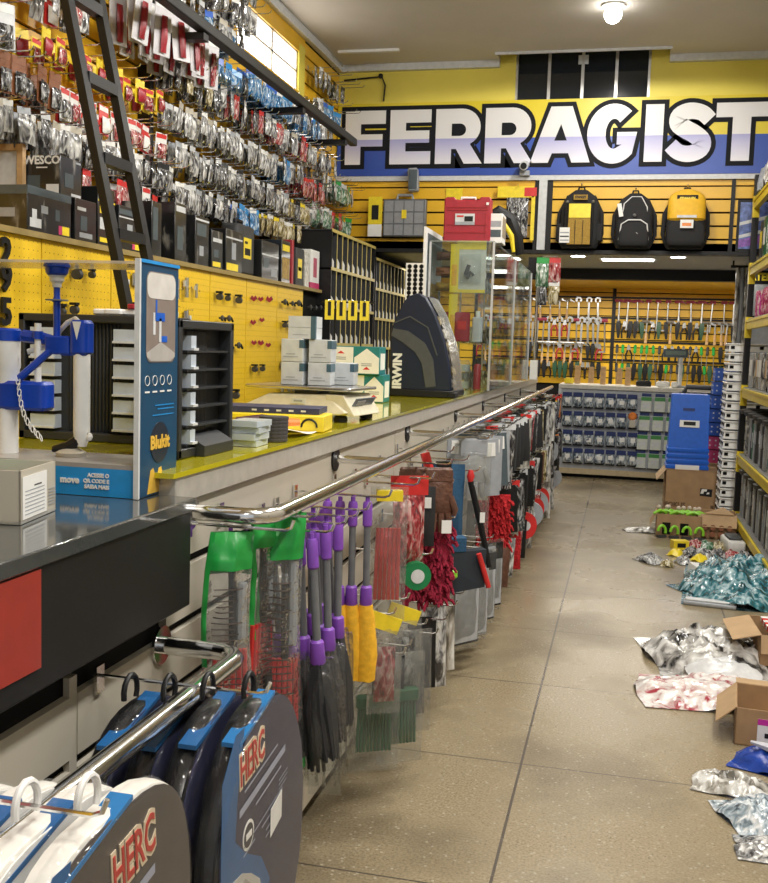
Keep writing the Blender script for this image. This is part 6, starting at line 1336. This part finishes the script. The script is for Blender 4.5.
b = MB(); b.cyl((.84, 9.3, 2.15), (1.15, 9.3, 2.15), .012, BLK, n=8); b.cyl((.86, 9.3, 2.15), (.86, 9.3, 2.2), .008, BLK, n=6); b.cyl((1.13, 9.3, 2.15), (1.13, 9.3, 2.2), .008, BLK, n=6); tag(b.build('hose_bar', None), 'black bar under the mezzanine that carries the hoses', 'bar')
# stacked white stools
ws = MB(); ws.rbox((0, 0, .435), (.34, .34, .03), .03, WHT); ws.loft([[(sx*.165, sy*.165, 0) for sx, sy in ((-1, -1), (1, -1), (1, 1), (-1, 1))], [(sx*.135, sy*.135, .42) for sx, sy in ((-1, -1), (1, -1), (1, 1), (-1, 1))]], WHT, cap=False)
def stool(m):
    b = MB(); b.rbox((0, 0, .06), (.34, .34, .012), .03, m); b.loft([[(sx*.166, sy*.166, 0) for sx, sy in ((-1, -1), (1, -1), (1, 1), (-1, 1))], [(sx*.158, sy*.158, .062) for sx, sy in ((-1, -1), (1, -1), (1, 1), (-1, 1))]], m); [b.bb(-.1665+.0*q, -.160, -.13+.12*q, -.09+.12*q, .02, .045, DRK) for q in range(3)]; [b.bb(-.15+.11*q, -.12+.11*q, -.1665, -.160, .02, .045, DRK) for q in range(3)]; return b.mesh('p')
sm_ = stool(WHT)
for k in range(19):
    put(sm_, 'white_tray', (.965, 8.75, .002+.0785*k), 'white plastic tray with a rim in the tall white stack by the rack upright', 'tray', 'stacked white trays by the rack upright')
# blue bins stacked on a carton
def binmb(m, w, d, h, wt):
    b = MB(); b.loft([[(sx*w/2, sy*d/2, 0) for sx, sy in ((-1, -1), (1, -1), (1, 1), (-1, 1))], [(sx*w/2, sy*d/2, .03) for sx, sy in ((-1, -1), (1, -1), (1, 1), (-1, 1))], [(sx*(w-.015)/2, sy*(d-.015)/2, .031) for sx, sy in ((-1, -1), (1, -1), (1, 1), (-1, 1))], [(sx*wt/2, sy*(d-.10)/2, h) for sx, sy in ((-1, -1), (1, -1), (1, 1), (-1, 1))]], m); return b
CZ = .385
for k in range(4):
    t = thing('blue_bin', ('upturned blue bin at the bottom of the nest on the big carton', 'second upturned blue bin of the nest on the big carton', 'third upturned blue bin of the nest on the big carton', 'top upturned blue bin with a white label, on the big carton')[k], 'bin', (.565, 9.25, CZ+.05*k))
    b = binmb(BLU, .36-.003*k, .30, .50, .315); b.build('shell', t, bevel=.012)
    if k == 3:
        b = MB(); X = Matrix.Translation((0, -.120, .30)) @ rotm(-.098, 0, 0); b.box((-.01, .012, .07), (.10, .03, .024), M_('recess_blue', (.006, .03, .17), .5), X); b.box((.0, -.008, -.055), (.165, .004, .06), PAP, X); b.box((.0, -.011, -.052), (.10, .002, .032), BLK, X); b.build('handle_slot', t)
    if k == 0: b = MB(); b.box((0, -.152, .012), (.20, .004, .05), PAP); b.build('label', t)
perf = M_('crate_blue', (.02, .09, .42), .4)
for k in range(7):
    t = thing('perforated_crate', f'perforated {"pink" if k < 2 else "blue"} crate in the leaning stack beside the blue bins, {("lowest", "second", "third", "fourth", "fifth", "sixth", "topmost")[k]}', 'crate', (.875+.008*k, 9.75, .40+.125*k), 0)
    m = PNK if k < 2 else perf; b = MB(); b.bb(-.13, .13, -.12, .12, 0, .115, m); [b.bb(-.105+.05*i, -.092+.05*i, -.122, -.12, .03+.045*j, .043+.045*j, LGR) for i in range(5) for j in range(2)]; [b.bb(-.132, -.13, -.095+.05*i, -.08+.05*i, .03+.045*j, .043+.045*j, LGR) for i in range(4) for j in range(2)]; b.bb(-.134, .134, -.124, .124, .107, .115, m); b.build('shell', t)
    
o = carton('crate_base', 'plain carton under the stack of perforated crates', 'box', .88, 9.75, 0, .30, .28, .399, CTN)
t = thing('black_tub', 'black tub with a raised rim standing behind the blue bins', 'tub', (.72, 10.25, 0)); b = MB(); b.loft([[(sx*.15, sy*.13, 0) for sx, sy in ((-1, -1), (1, -1), (1, 1), (-1, 1))], [(sx*.19, sy*.16, 1.02) for sx, sy in ((-1, -1), (1, -1), (1, 1), (-1, 1))]], BLK); b.build('body', t, bevel=.02); b = MB(); b.tube([(-.17, -.15, 1.0), (-.14, -.17, 1.07), (.14, -.17, 1.07), (.17, -.15, 1.0)], .025, DGR, 8); b.build('rim', t)

# ================================================================== GOODS ON THE FLOOR
def open_carton(label, x, y, w, d, h, rz, flaps, extra=None, m=None):
    t = thing('cardboard_box', label, 'box', (x, y, .001), rz); m = m or CTN; th = .004
    b = MB(); b.bb(-w/2, w/2, -d/2, d/2, 0, th, m); b.bb(-w/2, w/2, -d/2, -d/2+th, 0, h, m); b.bb(-w/2, w/2, d/2-th, d/2, 0, h, m); b.bb(-w/2, -w/2+th, -d/2, d/2, 0, h, m); b.bb(w/2-th, w/2, -d/2, d/2, 0, h, m); b.build('body', t)
    for side, ang, L in flaps:
        b = MB(); X = {'left': Matrix.Translation((-w/2, 0, h)) @ rotm(0, ang, 0), 'right': Matrix.Translation((w/2, 0, h)) @ rotm(0, -ang, PI) @ rotm(0, 0, 0), 'back': Matrix.Translation((0, d/2, h)) @ rotm(0, 0, -PI/2) @ rotm(0, ang, 0), 'front': Matrix.Translation((0, -d/2, h)) @ rotm(0, 0, PI/2) @ rotm(0, ang, 0)}[side]
        q = d if side in ('left', 'right') else w; b.bb(-L, 0, -q/2, q/2, -.002, .002, CTI, X); b.build('flap', t)
    if extra:
        for nm, mb in extra: mb.build(nm, t)
    return t
b = MB(); b.text('FOKUS', .055, M_('ink_brown', (.12, .07, .035), .6), ony(-.13, -.203, .075), .002); b.bb(.06, .16, -.2025, -.201, .17, .235, BLK, rotm(0, .06, 0)); b.prism([(.075, .185), (.10, .185), (.105, .205), (.125, .205), (.13, .225), (.085, .225)], .001, PAP, ony(0, -.203, 0)); b.prism([(.125, .18), (.15, .185), (.148, .2), (.13, .197)], .001, PAP, ony(0, -.203, 0)); b.bb(.165, .19, -.2025, -.201, .06, .085, M_('ink_brown', (.12, .07, .035), .6))
t = open_carton('large brown carton carrying the blue bins', .61, 9.26, .44, .40, .378, 0, (('left', -.9, .12),), [('print', b), ('lid', MB().bb(-.22, .22, -.20, .20, .376, .382, CTN))])
gt = MB(); [gt.bb(-.12+.13*i, -.06+.13*i, -.142, -.14, .02, .11, DRK) for i in (0, 1)]
gbx = open_carton('low brown carton of lime green tools at the back of the floor goods', .455, 7.98, .33, .28, .17, -.02, (('back', -.3, .15), ('left', -1.1, .10)), [('cut_outs', gt)])
for k in range(8):
    t = thing('garden_tool', f'lime green handled tool in the low carton, {("first", "second", "third", "fourth", "fifth", "sixth", "seventh", "last")[k]} along its front', 'garden tool', (.315+.040*k, 7.90+.02*(k % 3), .155), R.uniform(-.4, .4))
    b = MB(); b.tube([(-.05, 0, .01), (0, .01, .035), (.05, .02, .02)], [.011, .014, .010], LIM, 8); b.build('handle', t)
    b = MB(); b.ball((.0, .05, .055), .018, M_('tip_pale', (.62, .50, .42), .5), 8); b.cyl((0, .03, .02), (0, .05, .05), .006, BLK, n=6); b.build('tip', t)
for k in range(4):
    t = MB(); t.tube([(.03*math.cos(a), 0, .045+.045*math.sin(a)) for a in [-.3+i*.42 for i in range(9)]], .011, LIM, 8); t.box((0, 0, .008), (.07, .03, .016), DGR); o = t.build('lime_grip', None); o.location = (.33+.09*k, 7.80, .002); o.rotation_euler = (0, 0, R.uniform(-.5, .5)); tag(o, f'lime green looped grip standing before the low carton, {("first", "second", "third", "fourth")[k]} from the aisle', 'grip')
b = MB(); [b.cyl((-.09+.06*i, -.125, .04+.05*j), (-.09+.06*i, -.16, .04+.05*j), .022, M_('roll_brown', (.25, .10, .05), .5), n=10) for i in range(4) for j in (0, 1)]
open_carton('brown carton with folded flap and brown rolls showing at its front', .735, 8.02, .28, .24, .185, -.03, (('back', -.25, .12), ('front', -1.15, .10), ('left', -.8, .06)), [('rolls', b), ('flap_fold', MB().prism([(-.10, 0), (.12, 0), (.04, .06)], .004, CTI, at(0, -.13, .19, 1.0)))])
def lay(mb, name, label, cat, x, y, rz=0, z=.001): o = mb.build(name, None, 60); o.location = (x, y, z); o.rotation_euler = (0, 0, rz); return tag(o, label, cat)
lay(heap(.15, .22, .07, 1, K_SIL, 14), 'silver_bag', 'small silvery pointed bag alone at the aisle edge of the pile', 'bag', .235, 6.85, .7)
lay(heap(.30, .14, .04, 31, K_CLR, 14), 'flat_bag', 'flat clear bag lying left of the lime tool carton', 'bag', .20, 8.0, .2)
for k in range(7): lay(heap(.09+.02*(k % 3), .10, .06, 70+k, (K_GLD, YPR, K_SIL, K_GLD, YPR, K_SIL, K_GLD)[k], 10), 'yellow_packet', ('yellow packet nearest the aisle in the small scattered pile', 'bright yellow packet in the scattered pile before the lime grips', 'silvery packet in the scattered pile', 'brassy packet in the scattered pile', 'bright yellow packet close to the pale box', 'silvery packet at the near side of the scattered pile', 'brassy packet at the far side of the scattered pile')[k], 'packet', .33+.055*k+.02*(k % 2), 6.75+.13*((k*3) % 5), k)
for k in range(9): lay(heap(.13, .14, .08, 80+k, (K_DRK, K_RED, K_SIL, K_GRN, K_DRK, K_GLD, K_RED, K_CLR, K_DRK)[k], 10), 'mixed_packet', f'{("black", "red", "silver", "greenish", "dark", "brassy", "dull red", "clear", "sooty")[k]} packet in the mixed heap between the lime tools and the teal bag', 'packet', .50+.045*k, 7.15+.16*((k*2) % 4), k*.7)
lay(MB().box((0, 0, .045), (.13, .10, .09), PAP, rotm(.15, .1, 0)), 'white_carton', 'tilted white box at the edge of the teal heap', 'box', .51, 6.42, .5)
lay(MB().box((0, 0, .03), (.11, .08, .06), YPR).box((0, -.041, .03), (.06, .002, .03), BLK), 'yellow_box', 'squat yellow box behind the silvery packets', 'box', .44, 7.40, .3)
lay(heap(.62, 1.10, .20, 4, K_TEA, 34, .7), 'teal_bag', 'large heap of teal and silver wrapped goods by the rack foot', 'bag', .73, 6.25, -.1)
lay(heap(.36, .5, .13, 5, K_TEA, 22, .8), 'teal_bag', 'smaller teal wrapped heap spilling toward the aisle', 'bag', .58, 6.05, .5)
lay(MB().rbox((0, 0, .012), (.28, .07, .024), .01, GRY).rbox((0, 0, .03), (.26, .05, .012), .01, LGR), 'flat_pack', 'long flat grey pack at the aisle edge of the teal heap', 'pack', .52, 5.74, -.12)
lay(heap(.16, .22, .10, 6, K_DRK, 14), 'black_pack', 'dark crumpled pack on the aisle side of the teal heap', 'pack', .47, 6.15, .2)
lay(MB().rbox((0, 0, .05), (.12, .3, .1), .02, M_('white_tin', (.6, .6, .58), .4)).rbox((0, 0, .11), (.09, .2, .02), .02, DGR), 'pale_box', 'pale low box tucked at the foot of the yellow rack', 'box', .80, 7.42, .1)
lay(heap(.62, .62, .15, 7, crinkle('wrapped_black_white', (.015, .015, .017), (.36, .35, .33), (.86, .86, .84), 11, .16, .9), 34, .8), 'clear_bag', 'big clear crumpled bag holding black and white parts', 'bag', .46, 4.72, .2)  # white tone covers both the parts and painted glints of the film
for k in range(6): lay(MB().tube([(-.05, 0, .03), (0, .02, .05), (.05, 0, .04)], [.02, .035, .02], (FAB, WHT, FAB, BLK, WHT, FAB)[k], 8).ball((.03, 0, .05), .03, (BLK, LGR, BLK, DGR, WHT, BLK)[k], 8), 'pipe_fitting', ('black pipe part at the far left of the clear bag', 'white pipe part at the left of the clear bag', 'black pipe part in the middle of the clear bag', 'glossy black pipe part at the right of the clear bag', 'white pipe part at the near side of the clear bag', 'black pipe part at the far side of the clear bag')[k], 'pipe part', .30+.06*k, 4.82-.06*(k % 3), k*1.3, .012)
lay(heap(.66, .42, .08, 8, crinkle('wrapped_white_red', (.34, .03, .05), (.66, .58, .55), (.82, .80, .78), 14), 26, .6), 'printed_bag', 'flat clear bag with red print lying on the floor before the big clear bag', 'bag', .46, 4.22, .1)
lay(heap(.30, .18, .08, 9, M_('milky_pack', (.62, .63, .64), .25, var=.15, scale=20), 16), 'milky_bag', 'milky white bag resting on the red printed bag', 'bag', .47, 4.40, .0, .035)
b = MB(); [b.box((0, -.085+.035*i, .185), (.16, .03, .02), PAP if (i+j) % 2 else RDP, Matrix.Translation((.04*j-.02, 0, 0))) for i in range(6) for j in range(2)]
open_carton('brown carton packed with red and white packets', .765, 4.72, .28, .34, .18, .04, (('left', -.25, .12), ('front', -1.3, .08)), [('packets', b)])
b = MB(); b.bb(-.085, .14, -.1465, -.145, .02, .105, PAP); b.bb(-.085, .14, -.147, -.1465, .083, .105, MAG); b.bb(-.06, -.02, -.1475, -.1465, .038, .055, BLK); b.bb(.01, .05, -.1475, -.1465, .038, .055, BLK); b.bb(.03, .055, -.1475, -.1465, .062, .085, GRY); b.bb(-.03, .03, -.1463, -.1453, .119, .127, M_('ink_brown', (.12, .07, .035), .6))
open_carton('brown carton with a pink and white label nearest the blue bag', .62, 3.82, .32, .29, .135, -.10, (('left', -.75, .09), ('back', -.1, .09)), [('label', b)])
bb2 = thing('blue_bag', 'shiny blue printed bag lying in front of the labelled carton', 'bag', (.58, 3.52, .001), -.35)
b = heap(.30, .20, .08, 12, M_('bag_blue', (.012, .055, .34), .22, var=.3, scale=12, bump=.4, bscale=30), 22, .4); b.build('film', bb2, 60)
b = MB(); b.tube([(-.10, .0, .066), (-.02, -.04, .075), (.06, -.06, .066)], [.006, .018, .006], M_('swoosh_white', (.6, .62, .7), .3), 6); b.tube([(-.05, .05, .066), (.05, .03, .07)], [.010, .014], M_('swoosh_red', (.55, .10, .12), .3), 6); b.build('print', bb2)
lay(heap(.25, .16, .055, 13, K_CLR, 20, .8), 'clear_packet', 'glinting clear packet furthest from the camera in the near trio', 'packet', .405, 3.30, -.2)
lay(heap(.30, .26, .07, 14, crinkle('wrapped_pale_blue', (.05, .07, .09), (.30, .38, .44), (.84, .86, .88), 24), 22, .8), 'clear_packet', 'clear packet with bluish contents in the middle of the near trio', 'packet', .50, 3.10, .3)
lay(heap(.24, .15, .04, 15, K_SIL, 18, .5), 'clear_packet', 'flat silvery packet closest to the camera in the near trio', 'packet', .49, 2.90, .05)
